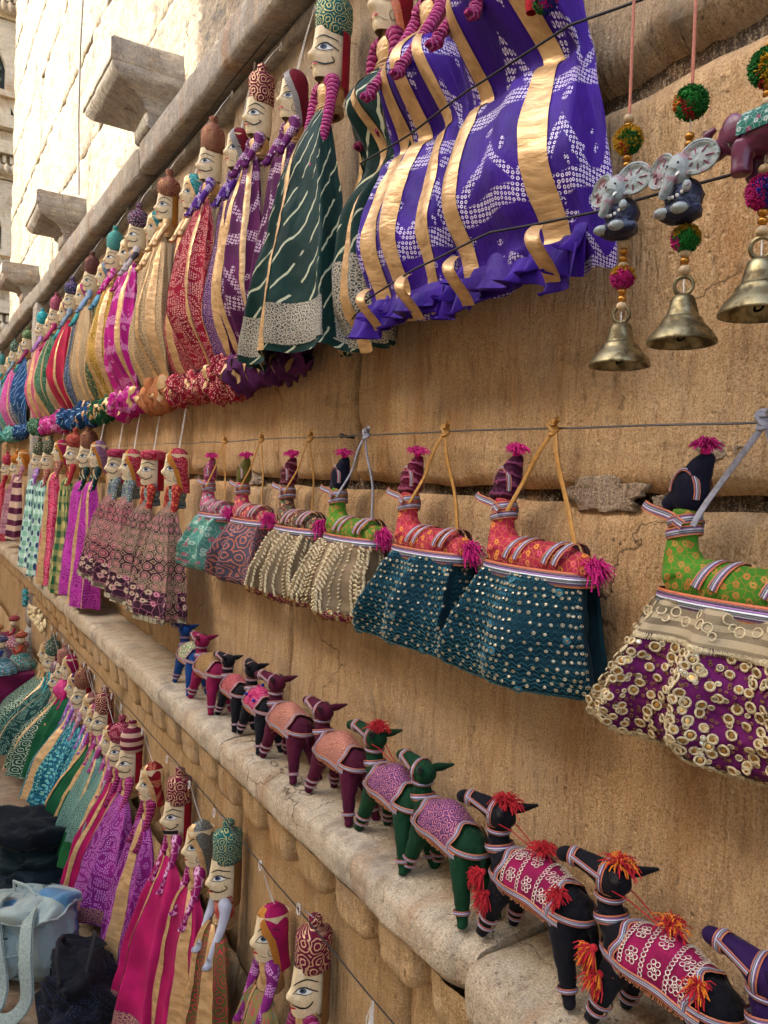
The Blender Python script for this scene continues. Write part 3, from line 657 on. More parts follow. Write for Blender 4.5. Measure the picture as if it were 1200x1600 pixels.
# the two puppets in purple at the right end, skirts pinched by two cords
def rel(rows, x, chin, o): return [(t, a-x, b, c-o, z_-chin) for t, a, b, c, z_ in rows]
def purple(x, label, rows, rib, seed, arms=(1, -1), hang=None):
    chin = 2.165
    return puppet(label, x, chin, .05, False, None, MAR_PAIS2, PINK_ARM, rel(rows, x, chin, .05), PURPLE, bend=(.006, .055), npl=4, amp=.0060, rib=rib, ribw=.021, group=G1, seed=seed, nu=70, nv=60, armL=.13, arms=arms, bodice=GOLD)
purple(-.955, 'puppet with pink arms whose purple dotted skirt is tied beside the dark green one',
       [(0, -.955, .025, .075, 2.108), (.15, -.95, .075, .125, 2.045), (.28, -.95, .105, .068, 1.957), (.36, -.952, .112, .088, 1.925), (.62, -.965, .13, .118, 1.82), (.82, -.958, .125, .092, 1.735), (.90, -.96, .125, .09, 1.715), (1, -.965, .12, .07, 1.69)], (-.62, -.22, .08, .42), 1.0)
purple(-.79, 'rightmost top row puppet, head above the picture, in a wide purple dotted skirt',
       [(0, -.79, .025, .08, 2.108), (.15, -.76, .085, .14, 2.055), (.28, -.738, .105, .070, 1.955), (.36, -.735, .112, .092, 1.925), (.62, -.725, .13, .125, 1.82), (.82, -.713, .13, .095, 1.742), (.90, -.71, .13, .09, 1.72), (1, -.705, .125, .075, 1.69)], (-.38, .36), 3.3)
def ruffle(t, x0, x1, z0, o, mat, seed, n=3):
    for k in range(n):
        m = MB()
        def fn(a, b):
            x = x0+(x1-x0)*a; ph = a*(x1-x0)*85+2*math.sin(a*9+seed)+seed+k*2; am = (.003+.014*b)*(1+.6*math.sin(a*23+seed))
            return ((x+.007*b*math.cos(ph*1.0), o+.012+am*(1+math.sin(ph))*.9+.008*k, z0-.012*k-(.040+.012*math.sin(ph*.37+k))*math.sin(b*1.9)-.004*math.sin(ph)*b), (x, b*.06))
        m.grid(fn, 130, 8); part('hem_ruffle', m, mat, t)
PURPLAIN = fab('plain', '#401494', rough=.5)
rf = [o for o in C.objects if o.name.startswith('string_puppet')]
for t_, (a, b) in zip(rf, ((-1.06, -.83), (-.84, -.595))):
    ruffle_x = t_.location.x; 
    m_ = (a-ruffle_x, b-ruffle_x); ruffle(t_, m_[0], m_[1], 1.738-t_.location.z, .02, PURPLAIN, a*9)
    for q in ((.3, .75) if a < -1 else (.25, .85)):
        xx = m_[0]+(m_[1]-m_[0])*q
        part('gold_ribbon', MB().grid(lambda u_, w_: ((xx+(u_-.5)*.022+.018*math.sin(w_*2.6), .075+.022*math.sin(w_*4)+.004*math.sin(u_*6), 1.735-t_.location.z-.06*w_), (u_*.02, w_*.06)), 5, 12), GOLD, t_)
# dark green ones
def g3(t, sk, S): pass
puppet('woman puppet in dark green and gold half hidden behind the purple skirts', -1.085, 2.172, .045, False, None, REDC, MAG_ARM,
       rel([(0, -1.085, .02, .07, 2.11), (.2, -1.075, .06, .115, 2.05), (.36, -1.05, .085, .07, 1.965), (.5, -1.09, .08, .10, 1.88), (.8, -1.105, .08, .10, 1.75), (.9, -1.10, .09, .075, 1.70), (1, -1.10, .085, .06, 1.665)], -1.085, 2.172, .045), DKGREEN,
       npl=4, amp=.007, rib=(-.75, .0), ribw=.018, group=G1, bord=BRAID, seed=5.1, nu=50, nv=50, hang=(-1.04, .04, 2.36), border=(.66, .97, SILV), armL=.15)
puppet('puppet with a teal paisley turban and wide dark green skirt with silver hem', -1.268, 2.17, .06, True, 'tall', TEAL_PAIS, PINK_ARM,
       rel([(0, -1.265, .022, .085, 2.108), (.15, -1.275, .062, .125, 2.02), (.4, -1.285, .105, .135, 1.92), (.7, -1.30, .150, .150, 1.79), (1, -1.315, .185, .150, 1.672)], -1.268, 2.17, .06), DKGREEN,
       npl=4, amp=.017, rib=(.08,), ribw=.022, group=G1, back=REDC, seed=2.2, nu=84, nv=50, border=(.78, .95, SILV), armL=.15, bend=(.006, .012), hang=(-1.28, .04, 2.42))
TOP = [ # x, man, hat, hatmat, armmat, skirtmat, ribs, hem (mat), label
 (-1.436, 0, None, MAROON, PURPD, PURP_MAR, (-.5, .35), fab('plain', '#5c2458'), 'woman puppet with a maroon veil edged in silver and a purple dotted shoulder'),
 (-1.59, 1, 'straight', MAR_PAIS2, PURPD, PURP_MAR, (-.3, .5), fab('plain', '#5c2458'), 'puppet with a tall maroon paisley turban and lilac checked shoulder'),
 (-1.735, 0, None, MAROON, PURP_ARM, fab('paisley', '#542070', '#b08a94', 1.3), (-.5, .2), REDDOT, 'woman puppet with a plain maroon veil and violet shoulder'),
 (-1.90, 1, 'tall', MAR_PAIS, PURP_ARM, REDDOT, (-.35, .4), REDDOT, 'puppet with a knotted maroon and gold turban over a red dotted skirt'),
 (-2.07, 0, None, TEAL, GOLD, REDDOT, (-.1,), REDDOT, 'woman puppet with a bright teal veil over a red skirt'),
 (-2.275, 1, 'bulb', MAR_PAIS, GOLD, BEIGE, (-.5, 0, .5), ORNG, 'puppet with a maroon and gold turban, orange back cloth and beige brocade skirt'),
 (-2.43, 0, None, TEAL, GOLD, BEIGE, (-.2, .45), ORNG, 'woman puppet with a teal veil over a beige and gold skirt'),
 (-2.615, 1, 'bulb', PURP_FLOR, fab('vstripe', '#4c4450', '#a8a0a0'), PINKDOT, (-.5, .4), PINKDOT, 'puppet with a dark floral turban above a hot pink dotted skirt'),
 (-2.78, 0, None, fab('plain', '#b09a70'), PINKDOT, PINKDOT, (0,), PINKDOT, 'woman puppet with a tan veil beside the hot pink skirts'),
 (-2.945, 1, 'tall', TEAL_DIA, PINKDOT, MUSTARD, (-.6, -.1, .5), fab('leher', '#1c5a38', '#d8d0a0'), 'puppet with a teal diamond pattern turban and mustard skirt'),
 (-3.15, 0, None, GREYB, fab('plain', '#6aa4c0'), DKG2, (-.4, .5), fab('leher', '#1c5a38', '#d8d0a0'), 'woman puppet with a grey blue veil and dark green floral skirt'),
 (-3.36, 1, 'tall', fab('paisley', '#401828', '#9a6a50', 1.4), fab('plain', '#8aa8c8'), BEIGE, (-.4, .3), BLUEL, 'puppet with a dark brown patterned turban and pale blue arm'),
 (-3.58, 0, None, fab('plain', '#c04a80'), TEAL, NAVY, (-.3, .5), BLUEL, 'woman puppet with a pink veil and navy floral skirt'),
 (-3.80, 1, 'bulb', fab('floral', '#34204c', '#9880b0', 1.6), GREYB, REDP, (-.5, .4), BLUEL, 'puppet with a violet floral turban over a red skirt'),
 (-4.02, 0, None, fab('tiny', '#5c2c58', '#b890b0'), TEAL, BEIGE, (0, .6), fab('dots', '#c83a8c', '#f0c8e0'), 'woman puppet with a plum veil and pale gold skirt'),
 (-4.24, 1, 'tall', fab('paisley', '#8a1c40', '#d890a0'), fab('plain', '#b83070'), GREENS, (-.3, .4), fab('dots', '#c83a8c', '#f0c8e0'), 'puppet with a crimson turban and green dotted skirt'),
 (-4.46, 0, None, fab('plain', '#a888c0'), fab('plain', '#b83070'), fab('brocade', '#b88458', '#d8a878'), (.3,), fab('dots', '#c83a8c', '#f0c8e0'), 'woman puppet with a pale lilac veil near the stone pilaster'),
 (-4.70, 1, 'tall', fab('tiny', '#1a9aa0', '#70d8d0'), LILAC, PINKS, (-.4, .3), GREENS, 'puppet with a turquoise turban and rose skirt next to the stone pilaster'),
 (-5.30, 1, 'bulb', fab('tiny', '#5c7848', '#a8c090'), MAG_ARM, BLUEL, (-.5,), BLUEL, 'puppet with an olive turban and blue wave skirt just beyond the pilaster'),
 (-5.62, 0, None, fab('plain', '#88a8b0'), TEAL, fab('floral', '#3c5068', '#a0a8b8'), (0,), BLUEL, 'woman puppet with a pale blue veil beyond the pilaster'),
 (-5.98, 1, 'tall', fab('floral', '#40604c', '#b8c8b8'), GREYB, fab('tiny', '#c01a84', '#f0b8dc'), (.5,), TEALG, 'puppet over a narrow hot pink skirt beyond the pilaster'),
 (-6.36, 0, None, TEAL, TEAL, TEALG, (-.3,), TEALG, 'woman puppet in mint green beyond the pilaster'),
 (-6.8, 1, 'tall', TEAL_DIA, TEAL, fab('tiny', '#58709c', '#c0d0e0'), (.2,), TEALG, 'farthest puppet of the top row beyond the pilaster'),
]
for i, (x, man, hat, hm_, am, sk, rb, hm2, lab) in enumerate(TOP):
    chin = 2.185 if man else 2.165; far = max(0, -x-2)
    sp = ((TOP[i-1][0] if i and abs(TOP[i-1][0]-x) < .5 else x+.17)-(TOP[i+1][0] if i+1 < len(TOP) and abs(TOP[i+1][0]-x) < .5 else x-.17))/2
    hw = sp*.60; j = R.uniform(-.008, .008); bul = .106+R.uniform(-.012, .014)+(.012 if man else 0)
    rows = [(0, 0, .02, .022, -.052), (.10, 0, hw*.50, .034, -.088), (.35, j, hw*.78, bul-.055, -.20), (.65, j, hw, bul-.045, -.33), (.88, 0, hw, .02, chin*-1+ZT+.03), (1, 0, hw, .0, ZT-chin)]
    puppet(lab, x, chin, .052+(.012 if man else 0)+.0*i, bool(man), hat, hm_, am, rows, sk, npl=5 if i % 2 else 4, amp=.0095, rib=rb, ribw=.020 if i < 12 else .026, group=G1, bord=(SILVER_TRIM if i in (0, 2) else GOLD), seed=i*1.37+.4,
           back=(fab('plain', '#b87828') if i == 5 else None), hem=(-hw, hw, .0, ZT-chin-.022, .03+.006*(i % 3), hm2, i*2.1, i < 12), armL=.075, bend=(.004, .02),
           hang=(x+.02+R.uniform(-.02, .02), .03, 2.40+R.uniform(-.02, .01)) if i < 14 else None, nu=54 if i < 10 else 36, nv=34 if i < 10 else 20, hatscale=1.08+R.uniform(-.05, .1), sc_=.87)

# middle row, short dolls on the left half
G2 = 'string puppets hanging in the middle row above the ledge'
EMB = fab('emb', '#4a2030', '#a89070', 1.0, c3='#b86070'); EMB2 = fab('emb', '#5c1830', '#b08c78', .9, c3='#b04058'); SILV_COL = fab('floral', '#4c7474', '#c8c0a8', 2.2, c3='#8a6a9a'); RED_SL = fab('floral', '#a01828', '#d87a50', 1.6, c3='#c85a30')
REDHAT = fab('tiny', '#b41c38', '#e88890'); MAGG = fab('tiny', '#a8188c', '#e070c0', 1.2)
MID = [ # x, ztop, man, hat, hatmat, arm, skirt, ribs, waist z, bottom z, label, bord
 (-2.106, 1.52, 0, None, REDHAT, RED_SL, EMB, (), 1.060, 'woman puppet with a red veil and gold border, nearest of the embroidered skirts'),
 (-2.36, 1.52, 1, 'pill', REDHAT, RED_SL, EMB, (), 1.065, 'puppet with a flat red cap, left of the nearest red veiled one'),
 (-2.60, 1.525, 0, None, REDHAT, SILV_COL, EMB2, (), 1.075, 'woman puppet with a red veil between the two flat red caps'),
 (-2.815, 1.53, 1, 'pill', fab('tiny', '#9c1840', '#d86888'), SILV_COL, EMB2, (), 1.075, 'puppet with a flat crimson cap, leftmost of the embroidered skirts'),
 (-3.12, 1.565, 0, None, fab('paisley', '#7a4878', '#c8a0b8', 1.4), DKGREEN, MAGG, (-.3, .5), .93, 'woman puppet with a lilac paisley veil and magenta skirt with gold ribbon'),
 (-3.34, 1.635, 1, 'tall', MAR_PAIS, DKGREEN, MAGG, (-.2,), .94, 'puppet with a maroon knotted turban over a long magenta skirt'),
 (-3.64, 1.635, 1, 'bulb', fab('tiny', '#a83c38', '#d88a60'), fab('plain', '#b83038'), fab('check', '#1c5a34', '#a09458', 1.0, c3='#b0a060'), (), .91, 'puppet with a rust red turban and green skirt with gold checks'),
 (-3.98, 1.59, 0, None, fab('plain', '#c83060'), fab('floral', '#b03848', '#d8b090'), fab('tiny', '#c81c50', '#f0a0b0', .8), (.2,), .90, 'woman puppet with a crimson veil and bright pink skirt'),
 (-4.35, 1.62, 1, 'tall', fab('floral', '#3c4830', '#c0b090', 1.8), fab('floral', '#c03040', '#d0c0a0'), fab('check', '#80b494', '#c8e0cc', 1.0, c3='#283858'), (), .89, 'puppet with a dark floral turban and mint checked skirt'),
 (-4.72, 1.62, 1, 'tall', fab('floral', '#404c34', '#c8b898', 1.6), LILAC, fab('check', '#88bc9c', '#d0e4d4', 1.0, c3='#283858'), (), .90, 'puppet with a floral turban and mint skirt beside the stone pilaster'),
 (-5.35, 1.56, 0, None, fab('plain', '#c87828'), fab('emb', '#8a4058', '#d0a0a8'), fab('vstripe', '#5c1838', '#b89a80', .9), (), 1.0, 'woman puppet with an orange veil and maroon striped skirt beyond the pilaster'),
 (-5.75, 1.56, 1, 'bulb', fab('plain', '#c87828'), fab('emb', '#8a4058', '#d0a0a8'), fab('emb', '#7c3048', '#c8a0a0'), (), 1.0, 'puppet with an orange turban and pink embroidered skirt beyond the pilaster'),
 (-6.3, 1.56, 1, 'tall', REDHAT, REDC, fab('tiny', '#b01830', '#e89090'), (), .80, 'farthest middle row puppet in a long red dotted skirt'),
]
for i, (x, zt, man, hat, hm_, am, sk, rb, zb, lab) in enumerate(MID):
    hh = HH*.93+({'tall': .1, 'pill': .032, 'bulb': .088}[hat] if man else 0) if man else HH*1.28
    chin = zt-hh; wide = .142 if i < 4 else .125; ob = .10 if i < 4 else .085
    rows = [(0, 0, .022, .025, -.056), (.15, 0, .07 if i < 4 else .045, .055, -.10), (.5, 0, wide*.85, ob*.8, -.056-(chin-zb-.056)*.5), (.85, .005, wide, ob, -.056-(chin-zb-.056)*.85), (1, .005, wide, ob+.005, zb-chin)]
    ex = None
    if i < 4:
        def ex(t, skk, S, i=i):
            part('scalloped_trim', cloth(S, 60, 4, -1, 1, .93, 1, .003), fab('shell', '#6a5c48', '#cbbf9a', .9), skk)
            part('hem_border', cloth(S, 60, 6, -1, 1, .72, .92, .0015), fab('floral', '#3c1828', '#b87080', .75, c3='#b8a080'), skk)
    puppet(lab, x, chin, .06, bool(man), hat, hm_, am, rows, sk, npl=4 if i < 4 else 3, amp=.016 if i < 4 else .012, rib=rb, ribw=.024, group=G2, bord=ORANGE_TRIM, seed=i*2.3+9, bodice=SILV_COL if i < 4 else None, back=(REDC if man and i < 4 else None),
           armL=.12 if i < 4 else .07, nu=60 if i < 6 else 26, nv=34 if i < 6 else 20, hang=(x+.02, .035, 1.71) if i < 8 else None, extra=ex, belt=SILV_COL if i < 4 else None)

# bottom row under the ledge
G3 = 'string puppets hanging in the bottom row under the ledge'
PINKV = fab('plain', '#b8145c', rough=.6); MAGLEAF = fab('floral', '#a01868', '#d8a8c0', .6, c3='#c888a8'); WHARM = fab('plain', '#c8ccd8')
OLIVE = fab('paisley', '#6a6430', '#b83848', .8); OLIVE2 = fab('floral', '#8a8048', '#b84850', 1.2, c3='#4a7868'); PURPSK = fab('tiny', '#8c1c78', '#d890d0', 1.0); 
SEAF = fab('brocade', '#4c7868', '#90b8a4', 1.1, .6); TEALSK = fab('floral', '#0c5c70', '#68b8b8', 1.3, c3='#88c8a8'); GRN = fab('plain', '#145c34'); GRNW = fab('paisley', '#1c4c34', '#a8b8a0', .8); PEACH = fab('floral', '#a87868', '#c8a890', 2.2, c3='#985868')
LOWR = [ # x, ztop, man, hat, hatmat, arm, skirt, ribs, hw, out, zb, label
 (-1.148, .70, 1, 'straight', MAR_PAIS2, MAG_ARM, OLIVE2, (.3,), .06, .13, .2, 'nearest bottom row puppet, only its maroon and gold turban and painted eyes in view'),
 (-1.312, .64, 0, None, fab('plain', '#b81860'), fab('dots', '#8a2478', '#e0a8d8', 1.2), OLIVE2, (-.1,), .09, .14, .12, 'woman puppet with a bright magenta veil edged in orange'),
 (-1.565, .70, 1, 'straight', TEAL_PAIS, WHARM, OLIVE, (-.3, .3), .10, .15, .08, 'puppet with a teal paisley turban and a white arm'),
 (-1.735, .63, 0, None, fab('brocade', '#4a5654', '#98988c', 1.2), MAGLEAF, PINKV, (-.35, .35), .11, .16, .04, 'woman puppet with a grey brocade veil and magenta skirt'),
 (-1.915, .695, 1, 'straight', MAR_PAIS2, MAGLEAF, PINKV, (0,), .11, .17, .06, 'puppet with a maroon turban with white band and black beard strap'),
 (-2.155, .63, 0, None, fab('dots', '#a01828', '#d8a070', 1.2), MAG_ARM, PURPSK, (.2,), .11, .16, .02, 'woman puppet with a long red dotted veil and purple skirt'),
 (-2.40, .68, 1, 'tall', fab('vstripe', '#741838', '#c0a088', 2.4), PINK_ARM, PURPSK, (-.4,), .10, .17, .10, 'puppet with a spiral wound maroon turban and magenta arm'),
 (-2.64, .60, 0, None, MAROON, fab('dots', '#b84890', '#e8c8e0', 1.4), SEAF, (.3,), .10, .17, .14, 'woman puppet with a dark red veil and pale sea green skirt'),
 (-2.79, .685, 1, 'straight', MAR_PAIS2, fab('dots', '#b04080', '#e8c8e0', 1.4), SEAF, (-.3, .5), .10, .19, .12, 'puppet with a crimson and gold turban over a sea green brocade skirt'),
 (-2.98, .62, 0, None, fab('brocade', '#702038', '#b08070'), LILAC, TEALSK, (.4,), .09, .18, .16, 'woman puppet with a maroon brocade veil and teal floral skirt'),
 (-3.17, .685, 1, 'tall', MAR_PAIS, fab('dots', '#b87890', '#e8d0d8', 1.4), TEALSK, (0,), .10, .20, .14, 'puppet with a rose patterned turban and teal skirt'),
 (-3.43, .665, 0, None, fab('plain', '#a01450'), fab('plain', '#c01468'), GRN, (), .10, .19, .16, 'woman puppet with a crimson veil and dark green skirt, beside the pink rosette'),
 (-3.72, .60, 1, 'bulb', fab('floral', '#785060', '#d0b0a8'), PEACH, PEACH, (.2,), .09, .24, .12, 'puppet with a pale floral turban and peach skirt'),
 (-2.53, .66, 1, 'bulb', fab('tiny', '#8c1838', '#d89098'), MAG_ARM, PINKV, (.1,), .09, .17, .08, 'puppet with a round wine red turban and plain magenta skirt behind the spiral turban'),
 (-2.90, .60, 0, None, fab('tiny', '#a01c58', '#e8a8c8'), MAG_ARM, GRN, (-.3,), .10, .20, .12, 'woman puppet with a raspberry veil and plain green skirt among the sea green ones'),
 (-3.30, .62, 0, None, fab('plain', '#4c2c5c'), LILAC, fab('paisley', '#1c4c5c', '#88b8b0', .8), (.3,), .10, .21, .14, 'woman puppet with a dark violet veil and blue green paisley skirt'),
 (-3.58, .68, 1, 'straight', fab('brocade', '#7c2440', '#d0a080'), GOLD, GRNW, (0,), .11, .24, .14, 'puppet with a straight crimson brocade turban and dark green skirt with white vines'),
 (-3.90, .66, 1, 'tall', fab('floral', '#2c5c50', '#c8c0a0', 1.6), TEAL, fab('tiny', '#0e3c34', '#88b098'), (.3,), .13, .28, .14, 'puppet with a green flowered turban and dark green dotted skirt near the table'),
 (-4.05, .60, 0, None, PEACH, GOLD, GRNW, (.5,), .17, .30, .16, 'woman puppet with a peach veil and green skirt patterned in white'),
]
for i, (x, zt, man, hat, hm_, am, sk, rb, hw, ob, zb, lab) in enumerate(LOWR):
    hh = HH*.93+({'tall': .1, 'straight': .092, 'bulb': .088}[hat] if man else 0) if man else HH*1.28
    chin = zt-hh; o = .088; L = chin-zb
    ob += R.uniform(-.015, .02); hw *= 1.4; ob += .02 if i < 4 else .055; rows = [(0, 0, .024, .03, -.056), (.12, 0, hw*.5, .045, -.056-(L-.056)*.12), (.5, -.005, hw*.74, (ob-o)*.75, -.056-(L-.056)*.5), (.8, -.008, hw*.82, (ob-o)*.95, -.056-(L-.056)*.8), (1, -.01, hw*.9, ob-o+.01, -L)]
    ex = None
    if i == 4:
        def ex(t, skk, S): part('black_beard_strap', MB().grid(lambda a, b: (head_pt(-80+160*a, .02+.13*b, .0016), (a, b)), 14, 2), BLACKC, t)
    if i == 11:
        def ex(t, skk, S):
            m = MB()
            for k in range(5): m.torus((-.02, .03+.006*k, -.05), .038-.008*k, .012, (0, 1, .2), 18, 7)
            part('pink_rosette', m, fab('tiny', '#d0186c', '#f090c0'), t)
            m = MB()
            for k in range(5): m.ball((.03*math.sin(k*2), .10, -.12-.06*k), .006, 6, 4)
            part('gold_bead', m, GOLD, t, stuff=True)
    puppet(lab, x, chin, o, bool(man), hat, hm_, am, rows, sk, npl=3+i % 3, amp=.015, rib=rb, ribw=.024, group=G3, bord=ORANGE_TRIM if i == 1 else GOLD, seed=i*1.9+31, back=(fab('plain', '#8a6030') if man and i < 4 else (REDC if man else None)),
           armL=.105 if i < 8 else .09, bend=(.002, .016), nu=50, nv=34, hang=(x+.015, .125, .735), extra=ex, bodice=(fab('dots', '#b84838', '#e8b090') if i == 2 else None), border=((.72, .99, fab('plain', '#1c6430')) if i in (7, 8) else (.86, .98, fab('brocade', '#7c1c60', '#c89878')) if i in (3, 4, 5, 6) else None))
# ------------------------------------------------------------------ cords and wires
def wire(name, pts, r, mat, label, cat, nails=()):
    t = thing(name, label, cat, pts[0]); m = MB(); o = Vector(pts[0]); P_ = []
    for k in range(len(pts)-1):
        a, b = Vector(pts[k]), Vector(pts[k+1]); n = max(2, int((b-a).length/.03))
        for i in range(n): q = a.lerp(b, i/n); P_.append(q+Vector((0, .0015*noise.noise(q*9), .0022*noise.noise(q*7+Vector((5, 0, 0)))))-o)
    P_.append(Vector(pts[-1])-o); part('strand', m.tube(P_, r, 5), mat, t)
    for x, oo, z_ in nails:
        part('nail', MB().tube([(x-o.x, -o.y, z_-o.z), (x-o.x, oo-o.y+.006, z_-o.z+.002)], [.003, .003], 6).ball((x-o.x, oo-o.y+.006, z_-o.z+.002), .005, 6, 4), simple('iron', '#3a3430', .6, .7), t)
    return t
CORD = simple('black_cord', '#17130f', .8)
wire('tie_cord', [(-.35, .03, 1.935), (-.62, .105, 1.948), (-.80, .10, 1.954), (-.95, .09, 1.956), (-1.10, .085, 1.962), (-1.17, .03, 1.966)], .0016, CORD, 'black cord pinching the purple and green skirts at their upper half', 'cord')
wire('tie_cord', [(.1, .02, 1.72), (-.40, .085, 1.735), (-.57, .10, 1.738), (-.70, .135, 1.742), (-.85, .135, 1.733), (-1.0, .12, 1.722), (-1.15, .07, 1.715), (-1.5, .085, 1.712), (-2.2, .08, 1.712), (-3, .08, 1.712), (-4.85, .08, 1.712)], .0015, CORD, 'long dark cord tying back the top row skirts and running on behind the bells', 'cord', [(-4.85, .03, 1.712), (.1, .02, 1.72)])
wire('hanging_wire', [(.3, .04, 2.39), (-1.28, .04, 2.43), (-2.2, .04, 2.40), (-4.85, .04, 2.385)], .0014, WIRE, 'dark wire strung close under the cornice holding the top row puppets', 'wire')
wire('hanging_wire', [(.3, .03, 1.520), (-.20, .03, 1.522), (-.44, .03, 1.521), (-.70, .03, 1.526), (-.90, .03, 1.529), (-1.14, .03, 1.531), (-1.36, .028, 1.532), (-1.60, .028, 1.536), (-1.83, .026, 1.535), (-2.15, .02, 1.539), (-4.85, .03, 1.56)], .0013, simple('grey_wire', '#55524e', .45, .5), 'thin grey wire across the blocks carrying the skirted horses', 'wire', [(-1.235, .02, 1.531)])
wire('hanging_wire', [(.2, .125, .715), (-.84, .125, .718), (-1.25, .128, .732), (-1.6, .12, .738), (-2.5, .12, .742), (-4.85, .12, .745)], .0012, WIRE, 'thin dark wire under the ledge tongues carrying the bottom row puppets', 'wire')
m = MB(); m.tube([(0, 0, 0), (.004, .004, -.03), (-.002, .006, -.07), (.0, .006, -.11)], [.002, .004, .005, .001], 5).tube([(0, 0, 0), (.010, .004, -.04), (.012, .006, -.09)], .0012, 4).tube([(0, 0, 0), (-.01, .003, -.03), (-.008, .003, -.08)], .0012, 4)
o = part('thread_tuft', m, THREAD, None); o.location = (-.885, -.13, .722); tag(o, 'tuft of white thread knotted on the wire below the ledge', 'thread')

# ------------------------------------------------------------------ band and tassel helpers
def band(m, pts, w_, nf, closed=True, dome=.0012, uo=0):
    """flat trim along a path; nf(i, point) gives the outward normal"""
    n = len(pts); L = 0; b = len(m.v); K = 4; N = n+1 if closed else n
    for k in range(N):
        p = Vector(pts[k % n]); q = Vector(pts[(k+1) % n]) if closed or k < n-1 else p; pr = Vector(pts[(k-1) % n]) if closed or k else p
        t = (q-pr).normalized(); nn = Vector(nf(k % n, p)).normalized(); s = t.cross(nn).normalized()
        if k: L += (p-Vector(pts[(k-1) % n])).length
        for j in range(K+1):
            u_ = j/K; m.add(p+s*(u_-.5)*w_+nn*dome*(1-(2*u_-1)**2), (u_, L))
    for k in range(N-1):
        for j in range(K): a = b+k*(K+1)+j; m.f.append((a, a+1, a+K+2, a+K+1)); m.mi.append(0)
    return m
def ringband(m, c, ax, r1, r2, w_, n=24, up_=None, dome=.0012):
    ax = Vector(ax).normalized(); a = (Vector(up_) if up_ else ax.cross(Vector((0, 1, .05)))).normalized(); a = (a-ax*a.dot(ax)).normalized(); b = ax.cross(a); c = Vector(c)
    pts = [c+a*math.cos(2*PI*i/n)*r1+b*math.sin(2*PI*i/n)*r2 for i in range(n)]
    return band(m, pts, w_, lambda i, p: (p-c)-ax*(p-c).dot(ax), True, dome)
def tassel(root, p, d, L, n, mats, seed=0, spread=.9, r=.0012, name='tassel', flatd=None):
    n = int(n*1.8); r *= .68
    rg = random.Random(seed); m = MB(); p = Vector(p); d = Vector(d).normalized()
    for k in range(n):
        q = Vector((rg.gauss(0, 1), rg.gauss(0, 1), rg.gauss(0, 1))).normalized(); e = (d+q*spread).normalized(); l = L*rg.uniform(.6, 1.1)
        sag = Vector((rg.gauss(0, .12), rg.gauss(0, .12), -.55))*l
        m.tube([p+e*.002, p+e*l*.4+sag*.05, p+e*l*.75+sag*.3, p+e*l*.95+sag*.85], [r*.9, r, r, r*.7], 4, k % len(mats), True)
    m.ball(p, L*.22, 8, 5); return part(name, m, mats, root)
TRED = simple('red_wool', '#b01420', .95, 0, 1500, .8, .3); TORA = simple('orange_wool', '#d87818', .95, 0, 1500, .8, .25); TPINK = simple('magenta_wool', '#c01470', .95, 0, 1500, .8, .3)
TYEL = simple('yellow_wool', '#c89a10', .95, 0, 1500, .8, .25); TGRN = simple('green_wool', '#1c7824', .95, 0, 1500, .8, .3); TBLU = simple('blue_wool', '#1c2890', .95, 0, 1500, .8, .3)
GTHREAD = simple('copper_thread', '#a86c44', .5, .3, 900, .6)

# ------------------------------------------------------------------ cloth camels on the ledge
def vox(m, size, smooth_it=4):
    me = m.mesh('tmp', []) if False else None
    me = bpy.data.meshes.new('tmp'); me.from_pydata(m.v, [], m.f); o = bpy.data.objects.new('tmp', me); C.objects.link(o)
    r = o.modifiers.new('r', 'REMESH'); r.mode = 'VOXEL'; r.voxel_size = size; r.use_smooth_shade = True
    s = o.modifiers.new('s', 'SMOOTH'); s.iterations = smooth_it; s.factor = .6
    dg = bpy.context.evaluated_depsgraph_get(); me2 = bpy.data.meshes.new_from_object(o.evaluated_get(dg)); bpy.data.objects.remove(o); bpy.data.meshes.remove(me)
    for v_ in me2.vertices: v_.co += v_.normal*(.0011*noise.noise(v_.co*70)+.0006*noise.noise(v_.co*190))
    for p in me2.polygons: p.use_smooth = True
    uv = me2.uv_layers.new(name='UVMap'); vi = [0]*len(me2.loops); me2.loops.foreach_get('vertex_index', vi); co = [(v_.co.x+v_.co.y*.6, v_.co.z+v_.co.y*.3) for v_ in me2.vertices]
    uv.data.foreach_set('uv', [c for i in vi for c in co[i]]); return me2
def hump(x): return .014*math.exp(-(x/.028)**2)
def brad(x): return .0325*(1-.12*(x/.06)**2)
BZ = .100                                             # body axis height
def body_pt(x, ang, off=0):
    a = math.radians(ang); r = brad(x)+off; return (x, r*.86*math.sin(a), BZ+(r+(hump(x) if math.cos(a) > 0 else 0)*max(0, math.cos(a)))*math.cos(a)+.10*abs(x)*0)
